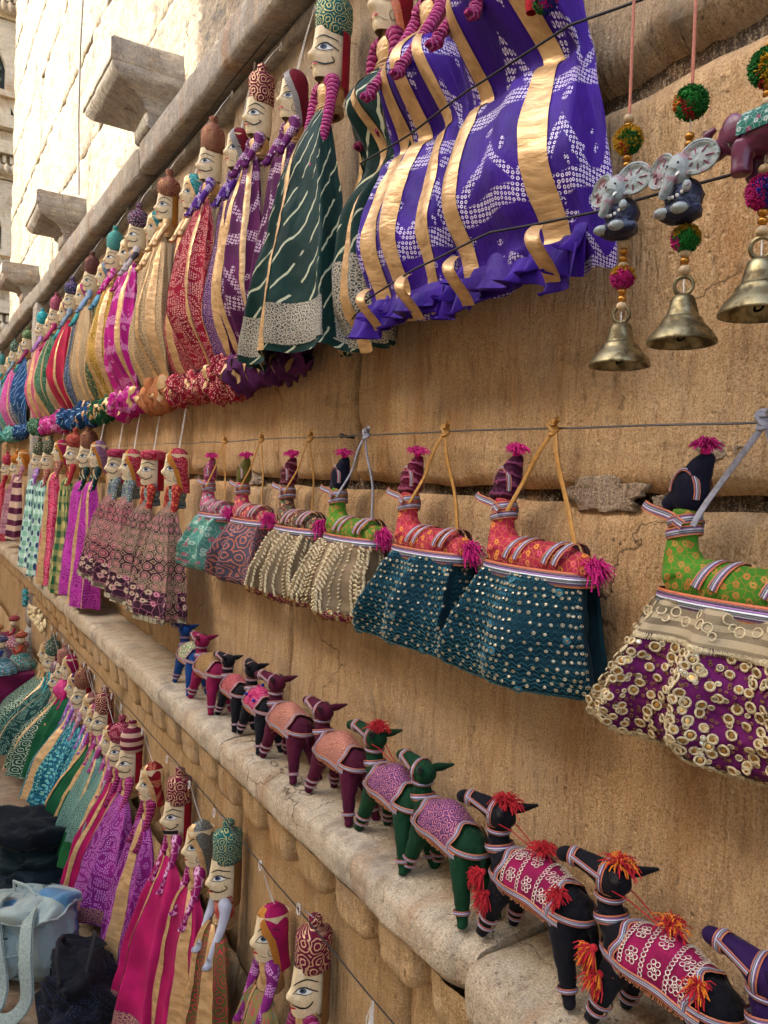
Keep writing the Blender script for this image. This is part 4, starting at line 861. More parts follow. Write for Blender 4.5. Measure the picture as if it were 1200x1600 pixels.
def camel_mesh(turn, headup):
    m = MB()
    m.grid(lambda a, b: (body_pt(-.062+.124*b, 360*a), (0, 0)), 24, 16); m.ball((-.06, 0, BZ), (.019, .025, .029), 14, 10); m.ball((.06, 0, BZ-.002), (.019, .025, .029), 14, 10)
    m.tube([(-.055, 0, .108), (-.076, 0, .118), (-.083, 0, .138), (-.082, 0, .158)], [.024, .0175, .0142, .0140], 14)
    hx, hz = -.084, .170+headup; m.ball((hx+.003, 0, hz), (.0235, .0190, .0200), 14, 10)
    dx, dy = -math.cos(turn), math.sin(turn)
    m.tube([(hx, 0, hz+.002), (hx+dx*.022, dy*.022, hz+.007), (hx+dx*.042, dy*.042, hz+.010), (hx+dx*.055, dy*.055, hz+.008)], [.0185, .0135, .0102, .0103], 12); m.ball((hx+dx*.056, dy*.056, hz+.008), .0098, 10, 8)
    for sx, fx in ((-.050, -.026), (.052, .030)):
        for so_ in (-1, 1): m.tube([(sx, .012*so_, .090), (sx+fx*.45, .020*so_, .050), (sx+fx, .027*so_, .0)], [.0200, .0125, .0072], 12); m.ball((sx+fx, .027*so_, .006), (.0078, .0078, .007), 10, 6)
    m.tube([(.074, 0, .112), (.084, 0, .095), (.085, 0, .075)], [.006, .004, .003], 8)
    return vox(m, .0026)
CAM_A = camel_mesh(.35, 0); CAM_B = camel_mesh(.1, -.006); CAM_C = camel_mesh(-.1, .004)
def ear(hx, hz, so_, dx, back=1):
    m = MB(); b0 = Vector((hx+.010, .010*so_, hz+.008)); tip = b0+Vector((.030*back, .020*so_, .016)); 
    return m.tube([b0, b0.lerp(tip, .4), tip], [.008, .0085, .002], 8, flat=.55)
def camel(label, x, o, cloth_mat, blanket, me, turn, headup, red=0, detail=1, yaw=0, s=1.0, seed=0, wraps=1, dots=None):
    t = thing('cloth_camel', label, 'toy camel', (x, o, .9045), 'cloth camels walking in a line along the stone ledge', yaw); t.scale = (s, s, s*.88)
    me = me.copy(); me.materials.clear(); me.materials.append(cloth_mat); link('body', me, t)
    hx, hz = -.084, .170+headup; dx, dy = -math.cos(turn), math.sin(turn)
    for so_ in (-1, 1): part('ear', ear(hx, hz, so_, dx), cloth_mat, t)
    # seam along the back and fringe of the blanket
    part('seam', MB().tube([(-.060+.120*i/20, .0006*math.sin(i*2.4), body_pt(-.060+.120*i/20, 0, .0004)[2]) for i in range(21)], .0008, 4), cloth_mat, t)
    # blanket
    m = MB(); m.grid(lambda a, b: (body_pt(-.044+.088*b, -92+184*a, .0036+.0012*math.sin(a*9+b*7+seed)), (a*.13, b*.09)), 26, 14)
    bl = part('saddle_blanket', m, blanket, t)
    m = MB(); rf_ = random.Random(seed*3)
    for sg in (-1, 1):
        for k in range(46):
            xx = -.043+.086*k/45; p = Vector(body_pt(xx, sg*97, .0058)); m.tube([p, p+Vector((rf_.uniform(-.001, .001), sg*.0012, -.0050-.003*rf_.random()))], [.0007, .0004], 3)
    part('blanket_fringe', m, GTHREAD, bl, stuff=True)
    # trims: blanket edges
    m = MB()
    for sg in (-1, 1):
        band(m, [body_pt(-.060+.120*i/16, sg*94+4*math.sin(i*.5), .0062) for i in range(17)], .011, lambda i, p: (0, p.y*1, (p.z-BZ)*.6), False)
    for xx in (-.046, .046): band(m, [body_pt(xx+.004*math.sin(i), -180+360*i/32, .0058) for i in range(32)], .0095, lambda i, p: (0, p.y, p.z-BZ))
    # chest and rump bands
    band(m, [(-.046-.038*math.sin(PI*i/12), .0305*math.cos(PI*i/12), .098-.004*math.sin(PI*i/12)) for i in range(13)], .009, lambda i, p: (p.x+.046-.02, p.y, 0), False)
    band(m, [(.046+.038*math.sin(PI*i/12), .0305*math.cos(PI*i/12), .105-.002*math.sin(PI*i/12)) for i in range(13)], .009, lambda i, p: (p.x-.046+.02, p.y, 0), False)
    part('striped_trim', m, BRAID, bl)
    m = MB(); ringband(m, (-.079, 0, .124), (-.32, 0, 1), .0192, .0184, .011); ringband(m, (-.083, 0, .148), (0, 0, 1), .0160, .0160, .007)
    part('neck_band', m, BRAID, t)
    m = MB()
    ringband(m, (hx+dx*.043, dy*.043, hz+.0095), (dx, dy, -.03), .0118, .0118, .009)
    c_h = Vector((hx, 0, hz)); band(m, [c_h+Vector((-.004, .0198*math.cos(2*PI*i/20), .0210*math.sin(2*PI*i/20)))+Vector((.006*math.cos(2*PI*i/20), 0, 0)) for i in range(20)], .008, lambda i, p: p-c_h)
    for sg in (-1, 1): band(m, [Vector((hx, 0, hz)).lerp(Vector((hx+dx*.043, dy*.043, hz+.0095)), q)+Vector((-dy*sg, dx*sg, 0))*(.0210*(1-q)+.0112*q)+Vector((0, 0, .005)) for q in (.1, .4, .7, 1)], .006, lambda i, p: (-dy*sg, dx*sg, .35), False)
    part('bridle', m, BRAID, t)
    for lx, fx in ((-.050, -.026), (.052, .030)):
        for so_ in (-1, 1):
            m = MB()
            for q in (((.20, .34) if lx < 0 else (.22,)) if wraps else (.3,)):
                ringband(m, (lx+fx*(1-1.1*q), .027*so_-.0125*q*so_, .090*q), (-fx/.09, -.1*so_, 1), .0088+.0098*q, .0088+.0098*q, .0060)
            part('leg_wrap', m, BRAID, t)
    m = MB(); rg = random.Random(seed*7+1)
    for k in range(14):
        a = rg.uniform(0, 6.28); c0 = Vector((-.053, .014*(1 if k % 2 else -1), .082)); r0 = .019
        ax = Vector((rg.gauss(0, .4), rg.gauss(0, .4), 1)); m.torus(c0+Vector((0, 0, rg.uniform(-.008, .006))), r0*.86, .0006, ax, 14, 3)
    for k in range(6): m.torus((-.084, 0, .156+.002*k), .0155, .0006, (rg.gauss(0, .25), rg.gauss(0, .25), 1), 14, 3)
    part('wound_thread', m, GTHREAD, t, stuff=True)
    if dots:
        m = MB()
        for k in range(9): p = body_pt(-.032+.03*(k % 3), -65+60*(k//3), .007); m.ball(p, .0042, 7, 5, k % 2)
        part('bead_stud', m, [TBLU, TPINK], bl, stuff=True)
    if red:
        ms = [TRED] if red == 1 else [TRED, TORA, TRED]
        ps = [((hx+.012, 0, hz+.021), (.2, 0, 1), .027, 80), ((0, 0, BZ+.054), (0, 0, 1), .026, 70), ((-.070, .034, .098), (-.4, .8, -.4), .021, 55), ((.050, .022, BZ+.028), (.3, .5, .6), .019, 50), ((-.060, .034, .072), (-.2, .8, -.5), .021, 50)]
        for k, (p, d, L, n) in enumerate(ps if detail else ps[:1]): tassel(t, p, d, L, n, ms, seed*10+k, .95, .0011)
        part('rein', MB().tube([(hx+.004, .014, hz-.006), (-.045, .012, .165), (-.012, .004, .152)], .0008, 4).tube([(hx+.004, -.014, hz-.006), (-.045, -.006, .160), (-.010, .0, .151)], .0008, 4), TRED, t)
    return t, bl
def stitched(bl, mat, seed):
    """looped white embroidery on the two nearest blankets"""
    m = MB(); 
    def ring(x, ang, r):
        c = Vector(body_pt(x, ang, .0055)); n = Vector((0, c.y, (c.z-BZ))).normalized(); m.torus(c, r, .00055, n, 9, 3)
    for row in (-.038, -.010, .020, .038):
        for a in range(-85, 90, 7): ring(row+.0006*math.sin(a), a, .0024)
    for cx in (-.024, .005, .030):
        for ca in (-62, -20, 22, 64):
            for k in range(6): ring(cx+.0052*math.cos(k*1.047), ca+9.5*math.sin(k*1.047), .0026)
            ring(cx, ca, .0016)
    part('looped_embroidery', m, mat, bl, stuff=True)
BLK = fab('plain', '#14141a', rough=.85); MARC = fab('plain', '#54102c', rough=.8); GRNC = fab('plain', '#0c3c20', rough=.8); BLUC = fab('plain', '#14407c', rough=.8); MAGC = fab('plain', '#8c1244', rough=.8); PURC = fab('plain', '#2c1048', rough=.7)
BPINK = fab('paisley', '#b03a58', '#d88a70', 1.6); BLIL = fab('paisley', '#6c3c74', '#c88088', 1.5); BCOP = fab('paisley', '#b06a60', '#d89c78', 1.8); BYEL = fab('paisley', '#8c6a3c', '#c8a060', 1.6); BGRN = fab('floral', '#7a9868', '#d8d0a0', 1.8, c3='#c87080'); BMAG = fab('plain', '#9c1450'); BHOT = fab('tiny', '#c02860', '#e080a0')
STITCH = simple('white_stitching', '#cfc3b0', .6, 0, 800, .4)
CAMS = [ # foot x (front), cloth, blanket, mesh, turn, red, label, s
 (-1.905, BLUC, BGRN, CAM_A, .35, 0, 0, 'blue cloth camel with a pale green flowered blanket, farthest on the ledge', .95),
 (-1.745, MAGC, BYEL, CAM_B, .1, -.006, 0, 'magenta cloth camel with a mustard blanket, second from the far end', 1.0),
 (-1.60, BLK, BPINK, CAM_A, .35, 0, 0, 'dark cloth camel with a rose blanket behind the magenta one', .86),
 (-1.455, BLK, BHOT, CAM_C, -.1, .004, 0, 'black cloth camel with a hot pink blanket studded with beads', .92),
 (-1.30, MARC, BCOP, CAM_A, .35, 0, 0, 'maroon cloth camel with a copper blanket and pointed ear, left of its maroon twin', 1.0),
 (-1.11, MARC, BCOP, CAM_B, .1, -.006, 0, 'maroon cloth camel with a copper blanket just behind the red tasselled green one', 1.0),
 (-.942, GRNC, BLIL, CAM_A, .35, 0, 1, 'dark green cloth camel with a lilac blanket and one red tassel on its head', 1.0),
 (-.80, GRNC, BLIL, CAM_B, .1, -.006, 0, 'dark green cloth camel with a lilac blanket and no tassels', 1.0),
 (-.632, BLK, BMAG, CAM_A, .35, 0, 1, 'black cloth camel with bright red tassels and a magenta looped blanket', 1.0),
 (-.458, BLK, BMAG, CAM_A, .35, 0, 2, 'black cloth camel with red and orange tassels and a magenta looped blanket', 1.0),
 (-.285, PURC, BLIL, CAM_B, .1, -.006, 0, 'dark purple cloth camel cut off by the right edge of the picture', 1.0),
]
for i, (x, cm, bm, me, tn, hu, red, lab, s) in enumerate(CAMS):
    s *= .95
    t, bl = camel(lab, x, .070+.004*math.sin(i*2), cm, bm, me, tn, hu, red, detail=1 if i > 7 else 0, yaw=-.06+.05*math.sin(i*1.7), s=s, seed=i+1, dots=(i == 3))
    if i in (8, 9): stitched(bl, STITCH, i)

# ------------------------------------------------------------------ skirted cloth horses on the grey wire
G4 = 'skirted cloth horses hanging by ribbon loops from the grey wire'
def horse_mesh():
    m = MB()
    m.tube([(-.075, 0, .0), (-.04, 0, .004), (.0, 0, .002), (.04, 0, .002), (.068, 0, -.002)], [.020, .025, .025, .024, .018], 16); m.ball((.066, 0, -.002), .021, 12, 8)
    m.tube([(-.062, .0, .010), (-.070, 0, .035), (-.066, 0, .060), (-.066, 0, .075)], [.026, .0165, .0135, .0145], 14)
    return vox(m, .003)
HORSE = horse_mesh()
def head_mesh():
    m = MB(); m.ball((-.063, 0, .094), (.020, .017, .025), 14, 10); m.tube([(-.066, 0, .090), (-.078, .0, .083), (-.092, .0, .076)], [.015, .012, .008], 12); m.tube([(-.060, 0, .105), (-.052, 0, .118), (-.044, 0, .130)], [.016, .012, .006], 12)
    return vox(m, .003)
HHEAD = head_mesh()
def horse(label, xs, zw, body_m, head_m, skirt_m, strap, tmat, seed, top_gap=.12, wide=1.0, hem=None, netting=False, s=1.0, deco=None, hx=0.0, sz=1.0):
    zb = 1.362                                          # back line of every horse
    t = thing('skirted_cloth_horse', label, 'toy horse', (xs, .045, zb), G4)
    me = HORSE.copy(); me.materials.clear(); me.materials.append(body_m); b = link('body', me, t)
    me = HHEAD.copy(); me.materials.clear(); me.materials.append(head_m); h = link('head', me, t)
    m = MB()
    for k in range(2): ringband(m, (-.068, 0, .052+.012*k), (-.25, 0, 1), .0175-.001*k, .0165-.001*k, .010, up_=(1, 0, 0))
    band(m, [(-.105+.05*i/8, .017+.004*math.sin(i), .078-.018*i/8) for i in range(9)], .010, lambda i, p: (0, 1, .2), False)
    band(m, [(-.105+.05*i/8, -.012, .078-.018*i/8) for i in range(9)], .010, lambda i, p: (0, -1, .2), False)
    for sg in (-1, 1): band(m, [(-.063-.0155*math.cos(PI*1.1*i/10), .0115*sg, .092+.0225*math.sin(PI*1.1*i/10)) for i in range(11)], .006, lambda i, p: (p.x+.063, p.y*1.6, p.z-.092), False)
    part('neck_braid', m, BRAID, h)
    m = MB()
    for xx in (-.034, -.016, .034, .050): band(m, [(xx+.010*math.sin(PI*i/12), .0262*math.cos(PI*i/12), .003+.0255*math.sin(PI*i/12)) for i in range(13)], .011, lambda i, p: (0, p.y, p.z), False)
    n = 36
    band(m, [(-.002+.084*math.cos(2*PI*i/n), .0345*math.copysign(abs(math.sin(2*PI*i/n))**.7, math.sin(2*PI*i/n)), -.012) for i in range(n)], .018, lambda i, p: ((p.x+.002)*.3, p.y, 0), True, .003)
    part('body_braid', m, BRAID, b)
    hw = .098*wide; L = .132*sz
    S = surf([(0, 0, .076, .032, -.012), (.12, -.004, .078*wide, .042, -.026), (.5, -.012, hw*.95, .064, -.02-L*.5), (.85, -.018, hw*1.14, .062, -.02-L*.85), (1, -.018, hw*1.06, .045, -.012-L)], 3+int(seed) % 2, .0155, seed, o0=-.012, pw=3.5)
    sk = part('skirt', cloth(S, 90, 36, uvx=hw*1.25), skirt_m, t)
    Sb = lambda s_, t_, off=0: S(s_, t_)*1; 
    part('skirt_back', MB().grid(lambda a, b_: ((lambda p: ((p.x, -.022-.012*math.sin(a*PI)*b_, p.z), (a*.2, b_*.15)))(S(-1+2*a, b_))), 24, 10), skirt_m, sk)
    if hem: part('hem_border', cloth(S, 90, 10, -1, 1, hem[0], 1, .0018, uvx=hw*1.25), hem[1], sk)
    tassel(t, (-.048, .002, .132), (.2, .1, 1), .024, 60, [tmat], seed*3+1, .8, .0013); tassel(t, (.086, .004, .004), (1, .1, .25), .026, 60, [tmat], seed*3+2, .85, .0013)
    knot = Vector((0.0, -.012, zw-zb))
    m = MB()
    for a, w_ in (((-.050, .012, .060), .0055), ((.060, .004, .028), .006)):
        a = Vector(a); pts = [knot.lerp(a, i/8)+Vector((.003*math.sin(i*.7+seed), .002*math.sin(i), 0)) for i in range(9)]; band(m, pts, w_, lambda i, p: (.2*math.sin(seed), 1, 0), False, .0006)
        m2 = [q+Vector((0, -.0015, 0)) for q in pts]; band(m, m2, w_, lambda i, p: (0, -1, 0), False, .0006)
    part('ribbon_loop', m, strap, t)
    m = MB(); 
    for k in range(4): m.torus(knot+Vector((.002*math.sin(k*2), 0, -.004+.004*k)), .0042, .0028, (math.sin(k), .6, 1), 10, 6)
    m.tube([knot+Vector((0, 0, .006)), knot+Vector((.012, .004, .012))], [.003, .0035], 6)
    part('ribbon_knot', m, strap, t)
    if deco: deco(S, sk)
    return t
def rosettes(S, sk, n_s, rows_, r, mats, seed, rnd=.02, petals=6, disc=True, name='sequin_rosette', t0=.3, t1=.97):
    rg = random.Random(seed); m = MB()
    for j in range(rows_):
        t_ = t0+(t1-t0)*j/max(1, rows_-1)
        for i in range(n_s):
            s_v = -.96+1.92*(i+.5*(j % 2))/n_s+rg.uniform(-rnd, rnd); tt = min(.99, t_+rg.uniform(-rnd, rnd)*.6); p = S(s_v, tt); n = (nrm(S, s_v, tt)+Vector((rg.gauss(0, .12), 0, rg.gauss(0, .12)))).normalized(); q = p+n*.0020; r_0 = r*rg.uniform(.78, 1.15)
            if rg.random() < .06: continue
            if petals: m.torus(q, r_0, r*.30, n, petals*2, 4, 0, (1, rg.uniform(.8, 1)))
            if disc: 
                e = Vector((0, 0, 1)).cross(n).normalized(); f = n.cross(e); c = m.add(q+n*.0004); ids = [m.add(q+e*r*.62*math.cos(k*PI/4)+f*r*.62*math.sin(k*PI/4)) for k in range(8)]
                for k in range(8): m.f.append((c, ids[k], ids[(k+1) % 8])); m.mi.append(1)
    part(name, m, mats, sk, stuff=True, smooth=True)
SEQ = simple('silver_sequin', '#b8b4a4', .18, .9, 40, .05); SEQG = simple('gold_sequin', '#b08c50', .25, .9, 40, .1); CREAMT = simple('cream_thread', '#c8b890', .7, 0, 1200, .7, .25); TEALT = simple('teal_thread', '#2c7484', .8, 0, 1200, .5); PALET = simple('pale_ring_thread', '#a89c78', .6, .2, 900, .4)
ZAR = simple('zari_thread', '#8a6834', .4, .6, 1200, .7, .4)
TEALV = fab('plain', '#0c3844', rough=.8)
def teal_deco(S, sk):
    rosettes(S, sk, 30, 16, .0018, [PALET, SEQ], 4, .010, 4, True, 'sequin_ring', .06, .97)
    rosettes(S, sk, 4, 3, .0045, [TEALT, SEQ], 9, .12, 4, True, 'mirror_disc', .15, .9)
    m = MB()                                             # zigzag couching
    for j in range(24):
        t_ = .04+.94*j/23; P_ = [S(-.98+1.96*i/88, min(1, max(0, t_+.012*(1 if i % 2 else -1))))+Vector((0, .0014, 0)) for i in range(89)]; m.tube(P_, .0005, 3, cap=False)
    part('zigzag_stitching', m, TEALT, sk, stuff=True)
def burg_deco(S, sk):
    rosettes(S, sk, 27, 12, .0042, [CREAMT, SEQG], 5, .028, 5, True, 'sequin_rosette', .30, .92)
    rosettes(S, sk, 24, 9, .0026, [CREAMT, SEQ], 15, .05, 4, True, 'small_rosette', .32, .9)
    rosettes(S, sk, 64, 2, .0030, [CREAMT, SEQ], 6, .004, 4, True, 'hem_sequin', .955, .99)
    rosettes(S, sk, 60, 18, .0015, [ZAR, SEQG], 8, .02, 3, False, 'zari_knot', .28, .95)
    m = MB()
    for k in range(210):
        s_v = -.98+1.96*k/209
        for tt in (.27, .985):
            p = S(s_v, tt-.02); q = S(s_v+.004, min(1, tt+.012)); n = nrm(S, s_v, tt)*.002; m.tube([p+n, (p+q)/2+n*1.8, q+n], [.0006, .0014, .0006], 4)
    part('padded_stitching', m, CREAMT, sk, stuff=True)
    part('net_yoke', cloth(S, 80, 8, -1, 1, .0, .25, .0014), fab('vstripe', '#8c7c60', '#a89878', 6.0), sk)
    m = MB()                                             # net yoke with looped cord
    for k in range(24):
        s_v = -.9+1.8*k/23; p = S(s_v, .12+.03*math.sin(k*2.3)); n = nrm(S, s_v, .15); m.torus(p+n*.002, .0045, .0009, n, 12, 4); m.torus(p+n*.002+Vector((.005, 0, -.007)), .0034, .0009, n, 12, 4)
    part('looped_cord', m, CREAMT, sk, stuff=True)
def cream_deco(S, sk):
    rosettes(S, sk, 26, 3, .0040, [SEQG, SEQ], 12, .006, 4, True, 'mirror_sequin', .83, .95)
    m = MB(); rg = random.Random(3)
    for k in range(9):
        s0 = -.88+.22*k+rg.uniform(-.03, .03)
        for j in range(17):
            t_ = .06+.70*j/16
            for q in (-1, 1):
                for e in range(2):
                    s_v = s0+q*(.035+.055*e); p = S(s_v, min(.8, t_+.03*e)); n = nrm(S, s_v, t_); w_ = Vector((q*.0050, 0, -.0035-.002*rg.random())); m.tube([p+n*.001, p+w_*.6+n*.0034, p+w_*1.3+n*.001], [.0008, .0026, .0006], 5)
    part('leaf_stitching', m, CREAMT, sk, stuff=True)
CORAL = fab('floral', '#b83048', '#d88a38', 1.3, c3='#c84a60'); LIME = fab('floral', '#4c8c24', '#a86c34', 1.5, c3='#a8803c'); PURPHD = fab('wrap', '#501438', '#a05078', .5); NAVYHD = fab('plain', '#12142c', rough=.7); OLHD = fab('plain', '#706c2c')
BEIGENET = fab('plain', '#9a8464', rough=.8); BURG = fab('plain', '#701c60', rough=.8); BURGHEM = fab('tiny', '#7c1840', '#c8a070', 1.4)
GREYSTRAP = simple('grey_ribbon', '#8e8e96', .6, 0, 600, .3); GOLDSTRAP = simple('ochre_ribbon', '#a87830', .55, 0, 600, .3)
horse('green flowered cloth horse with a burgundy sequinned skirt, cut by the right edge', -.418, 1.521, LIME, NAVYHD, BURG, GREYSTRAP, TPINK, 1.0, wide=1.12, deco=burg_deco, sz=1.02)
horse('coral cloth horse with an upright purple head and teal mirrored skirt', -.688, 1.524, CORAL, PURPHD, TEALV, GOLDSTRAP, TPINK, 2.0, deco=teal_deco)
horse('coral cloth horse with a bent purple head and teal mirrored skirt, left of its twin', -.908, 1.529, CORAL, fab('wrap', '#701434', '#c06a88', .5), TEALV, GOLDSTRAP, TPINK, 3.1, deco=teal_deco)
horse('green and lilac cloth horse with a cream leaf stitched skirt on a grey ribbon', -1.135, 1.531, LIME, NAVYHD, BEIGENET, GREYSTRAP, TPINK, 4.2, deco=cream_deco, hem=(.80, BURGHEM), sz=.98)
horse('brown cloth horse with a cream leaf stitched skirt on a thin ochre ribbon', -1.350, 1.532, fab('floral', '#5c3c30', '#c89870', 1.5), fab('wrap', '#601828', '#a06070', .5), BEIGENET, GOLDSTRAP, TPINK, 5.7, deco=cream_deco, hem=(.80, BURGHEM))
horse('pink cloth horse with an olive head and grey and copper patterned skirt', -1.592, 1.535, fab('floral', '#b83058', '#d89860', 1.6), OLHD, fab('paisley', '#56505e', '#b8705c', .9), GOLDSTRAP, TPINK, 6.4)
horse('small pink cloth horse with a mint green flowered skirt', -1.822, 1.535, fab('floral', '#c04870', '#a0c0b8', 1.6), fab('floral', '#a02c60', '#c88898', 1.6), fab('floral', '#5c9c88', '#a8c8b0', 1.2, c3='#b85868'), GOLDSTRAP, TPINK, 7.3, wide=.9)

# ------------------------------------------------------------------ strings of bells, beads and clay elephants
BRASS_G = G('worn_brass'); p_ = BRASS_G.obj(); n_ = BRASS_G.noi(p_, 60, 5, .65)
BRASS = BRASS_G.out(BRASS_G.mix(BRASS_G.ss(n_, .4, .62), '#8c8260', '#544a34'), BRASS_G.mix(BRASS_G.ss(n_, .3, .7), (.3,)*3, (.6,)*3), .92, BRASS_G.bump(BRASS_G.noi(p_, 300, 3), .15, .0005))
def fab_clay(name, a, b):
    g = G(name); o = g.obj(); n = g.noi(o, 75, 3, .6); c = g.mix(g.ma('MULTIPLY', g.ss(n, .52, .66), .7), a, b); c = g.mix(g.ma('MULTIPLY', g.ss(g.noi(o, 160, 3), .6, .68), .6), c, '#30343c'); return g.out(c, .5, 0, g.bump(g.noi(o, 150, 4), .8, .003), spec=.4)
BEADW = simple('pale_wood_bead', '#b8a078', .5, 0, 200, .2, .2); BEADG = simple('gold_bead', '#b07c34', .28, .85, 90, .1); CLAYB = fab_clay('dark_blue_clay', '#141a34', '#5c6a88'); CLAYW = fab_clay('chalky_white_clay', '#8e9a98', '#9a6070'); CLAYP = simple('plum_clay', '#5c1c3c', .35, 0, 200, .4, .3, spec=.6)
def pompom(root, p, r, mats, seed):
    rg = random.Random(seed); m = MB(); p = Vector(p); m.ball(p, r*.8, 12, 8, 0, .2, seed)
    for k in range(1100):
        d = Vector((rg.gauss(0, 1), rg.gauss(0, 1), rg.gauss(0, 1))).normalized(); c = int((math.atan2(d.x, d.z)+PI+.8*d.y+seed)/(2*PI)*len(mats)*1.0) % len(mats)
        j = Vector((rg.gauss(0, .12), rg.gauss(0, .12), rg.gauss(0, .12))); m.tube([p+d*r*.5, p+(d+j).normalized()*r*rg.uniform(.86, 1.02)], [r*.055, r*.04], 3, c, True)
    part('pompom', m, mats, root)
def bell(root, z, r, s=1):
    m = MB(); pr = [(.001, 0), (.008, -.0005), (.0105, -.003), (.0125, -.010), (.0145, -.018), (.0155, -.021), (.0185, -.023), (.0195, -.0265), (.023, -.031), (.0275, -.036), (.031, -.0415), (.0325, -.0445), (.0320, -.0465), (.0295, -.0445), (.024, -.035), (.015, -.022), (.010, -.008), (.001, -.004)]
    k = r/.0325; m.lathe([(a*k, b*k) for a, b in pr], (0, 0, z), 40); b_ = part('bell', m, BRASS, root)
    part('bell_ring', MB().torus((0, 0, z+.009*k), .0085*k, .0019*k, (.55, 1, 0), 20, 7), BRASS, b_)
    part('clapper', MB().tube([(0, 0, z-.005*k), (0, 0, z-.030*k)], .001, 5).ball((0, 0, z-.034*k), .0055*k, 10, 7).torus((0, 0, z-.040*k), .004*k, .0012*k, (0, 1, .5), 12, 5), simple('dark_iron', '#1c1a16', .5, .8), b_)
def bead(root, z, r, mat): part('bead', MB().ball((0, 0, z), (r, r, r*.85), 12, 8), mat, root)
def sitting_elephant(root, z):
    e = part('clay_elephant', MB().ball((0, .004, z-.022), (.017, .015, .016), 14, 10, 0, .15, 3).ball((0, .008, z-.036), (.019, .017, .009), 14, 8, 0, .2, 5), CLAYB, root)
    m = MB().ball((0, .012, z), (.0115, .011, .015), 12, 9)
    m.tube([(0, .020, z-.004), (-.001, .025, z-.013), (-.004, .025, z-.021), (-.008, .024, z-.024)], [.0065, .0052, .0042, .0032], 9); part('elephant_head', m, CLAYW, e)
    for sg in (-1, 1):
        m = MB()
        def fn(a, b):
            th = 2*PI*a; rr_ = b; return ((sg*(.019+.0165*rr_*math.cos(th)*1.0), .009+.0035*(1-rr_*rr_)+(.003 if rr_ > .85 else 0)*1+.004*rr_*math.cos(th)*-1, z+.004+.0155*rr_*math.sin(th)*(1 if math.sin(th) > 0 else .8)), (rr_*math.cos(th)*.02, rr_*math.sin(th)*.02))
        m.grid(fn, 22, 7); m.grid(lambda a, b: ((lambda q: ((q[0][0], q[0][1]-.0035*(1-b*.6), q[0][2]), q[1]))(fn(a, b))), 22, 5); part('ear', m, CLAYW, e)
        m = MB(); pts = [fn(i/24, 1.0)[0] for i in range(25)]; m.tube(pts, .0012, 5)
        for q in range(7): m.tube([Vector(fn(q/7+.03, .35)[0])+Vector((0, .0006, 0)), Vector(fn(q/7+.02, .85)[0])+Vector((0, .0006, 0))], .0006, 4, 1)
        part('ear_rim', m, [CLAYW, simple('rose_paint', '#8c4058', .6)], e)
        part('front_foot', MB().ball((sg*.012, .017, z-.018), (.0042, .004, .0052), 8, 6), CLAYW, e); part('hind_foot', MB().ball((sg*.009, .022, z-.037), (.008, .007, .0045), 10, 6), CLAYW, e)
        part('tusk', MB().tube([(sg*.005, .020, z-.005), (sg*.007, .026, z-.010)], [.0016, .0006], 6), WHITE, e)
    m = MB()
    for k in range(5): m.ball((-.008+.004*k, .018+.001*(2-abs(k-2)), z-.022-.003*math.sin(k*.8)), .0017, 6, 5)
    part('necklace', m, WHITE, e); part('eyes', MB().ball((-.0055, .0215, z+.003), .0011, 6, 4).ball((.0055, .0215, z+.003), .0011, 6, 4), INK, e)
def walking_elephant(root, z):
    m = MB(); m.ball((.004, 0, z), (.030, .018, .019), 16, 12); m.ball((-.026, 0, z+.006), (.015, .014, .015), 12, 9); m.tube([(-.034, 0, z+.004), (-.048, 0, z-.002), (-.056, 0, z+.006), (-.054, 0, z+.018), (-.046, 0, z+.020)], [.0095, .007, .006, .005, .0035], 10)
    for x, oo in ((-.014, .010), (-.014, -.010), (.022, .010), (.022, -.010)): m.tube([(x, oo, z-.006), (x, oo, z-.032)], [.0085, .0085], 10)
    me = vox(m, .002, 3); me.materials.clear(); me.materials.append(CLAYP); e = link('clay_elephant', me, root)
    mm = MB(); mm.grid(lambda a, b: ((-.014+.036*b, .0195*math.sin(math.radians(-100+200*a)), z+.0205*math.cos(math.radians(-100+200*a))), (a*.06, b*.03)), 18, 8); part('painted_cover', mm, fab('floral', '#2c7868', '#a8b8b0', 3.0, c3='#8a2850'), e)
    for sg in (-1, 1): part('ear', MB().ball((-.020, sg*.016, z+.006), (.010, .003, .012), 10, 7), CLAYP, e)
    part('head_stripe', MB().torus((-.024, 0, z+.006), .0155, .0018, (1, 0, 0), 18, 5), CLAYW, e)
def toran(label, x, o, items, top, lean=0):
    t = thing('bell_string', label, 'hanging', (x, o, 1.70), 'bell strings hanging at the right edge'); t.rotation_euler.y = lean
    z0 = top-1.70
    string_m = MB().tube([(0, 0, .75), (0, 0, z0)], .0011, 5).tube([(.0012, 0, .75), (.0012, 0, z0)], .0009, 4); part('red_cord', string_m, simple('copper_cord', '#9a5a40', .5, .3, 1500, .5), t)
    zb = min(q[1] for q in items)-1.70; part('thread', MB().tube([(0, 0, z0), (0, 0, zb)], .0006, 4), THREAD, t)
    for k, it in enumerate(items):
        z = it[1]-1.70
        if it[0] == 'w': bead(t, z, .0052, BEADW)
        elif it[0] == 'g': bead(t, z, .0043, BEADG)
        elif it[0] == 'p': pompom(t, (0, .0, z), it[2], it[3], k+x*10)
        elif it[0] == 'e': sitting_elephant(t, z)
        elif it[0] == 'E': walking_elephant(t, z)
        elif it[0] == 'b': bell(t, z, it[2])
    return t
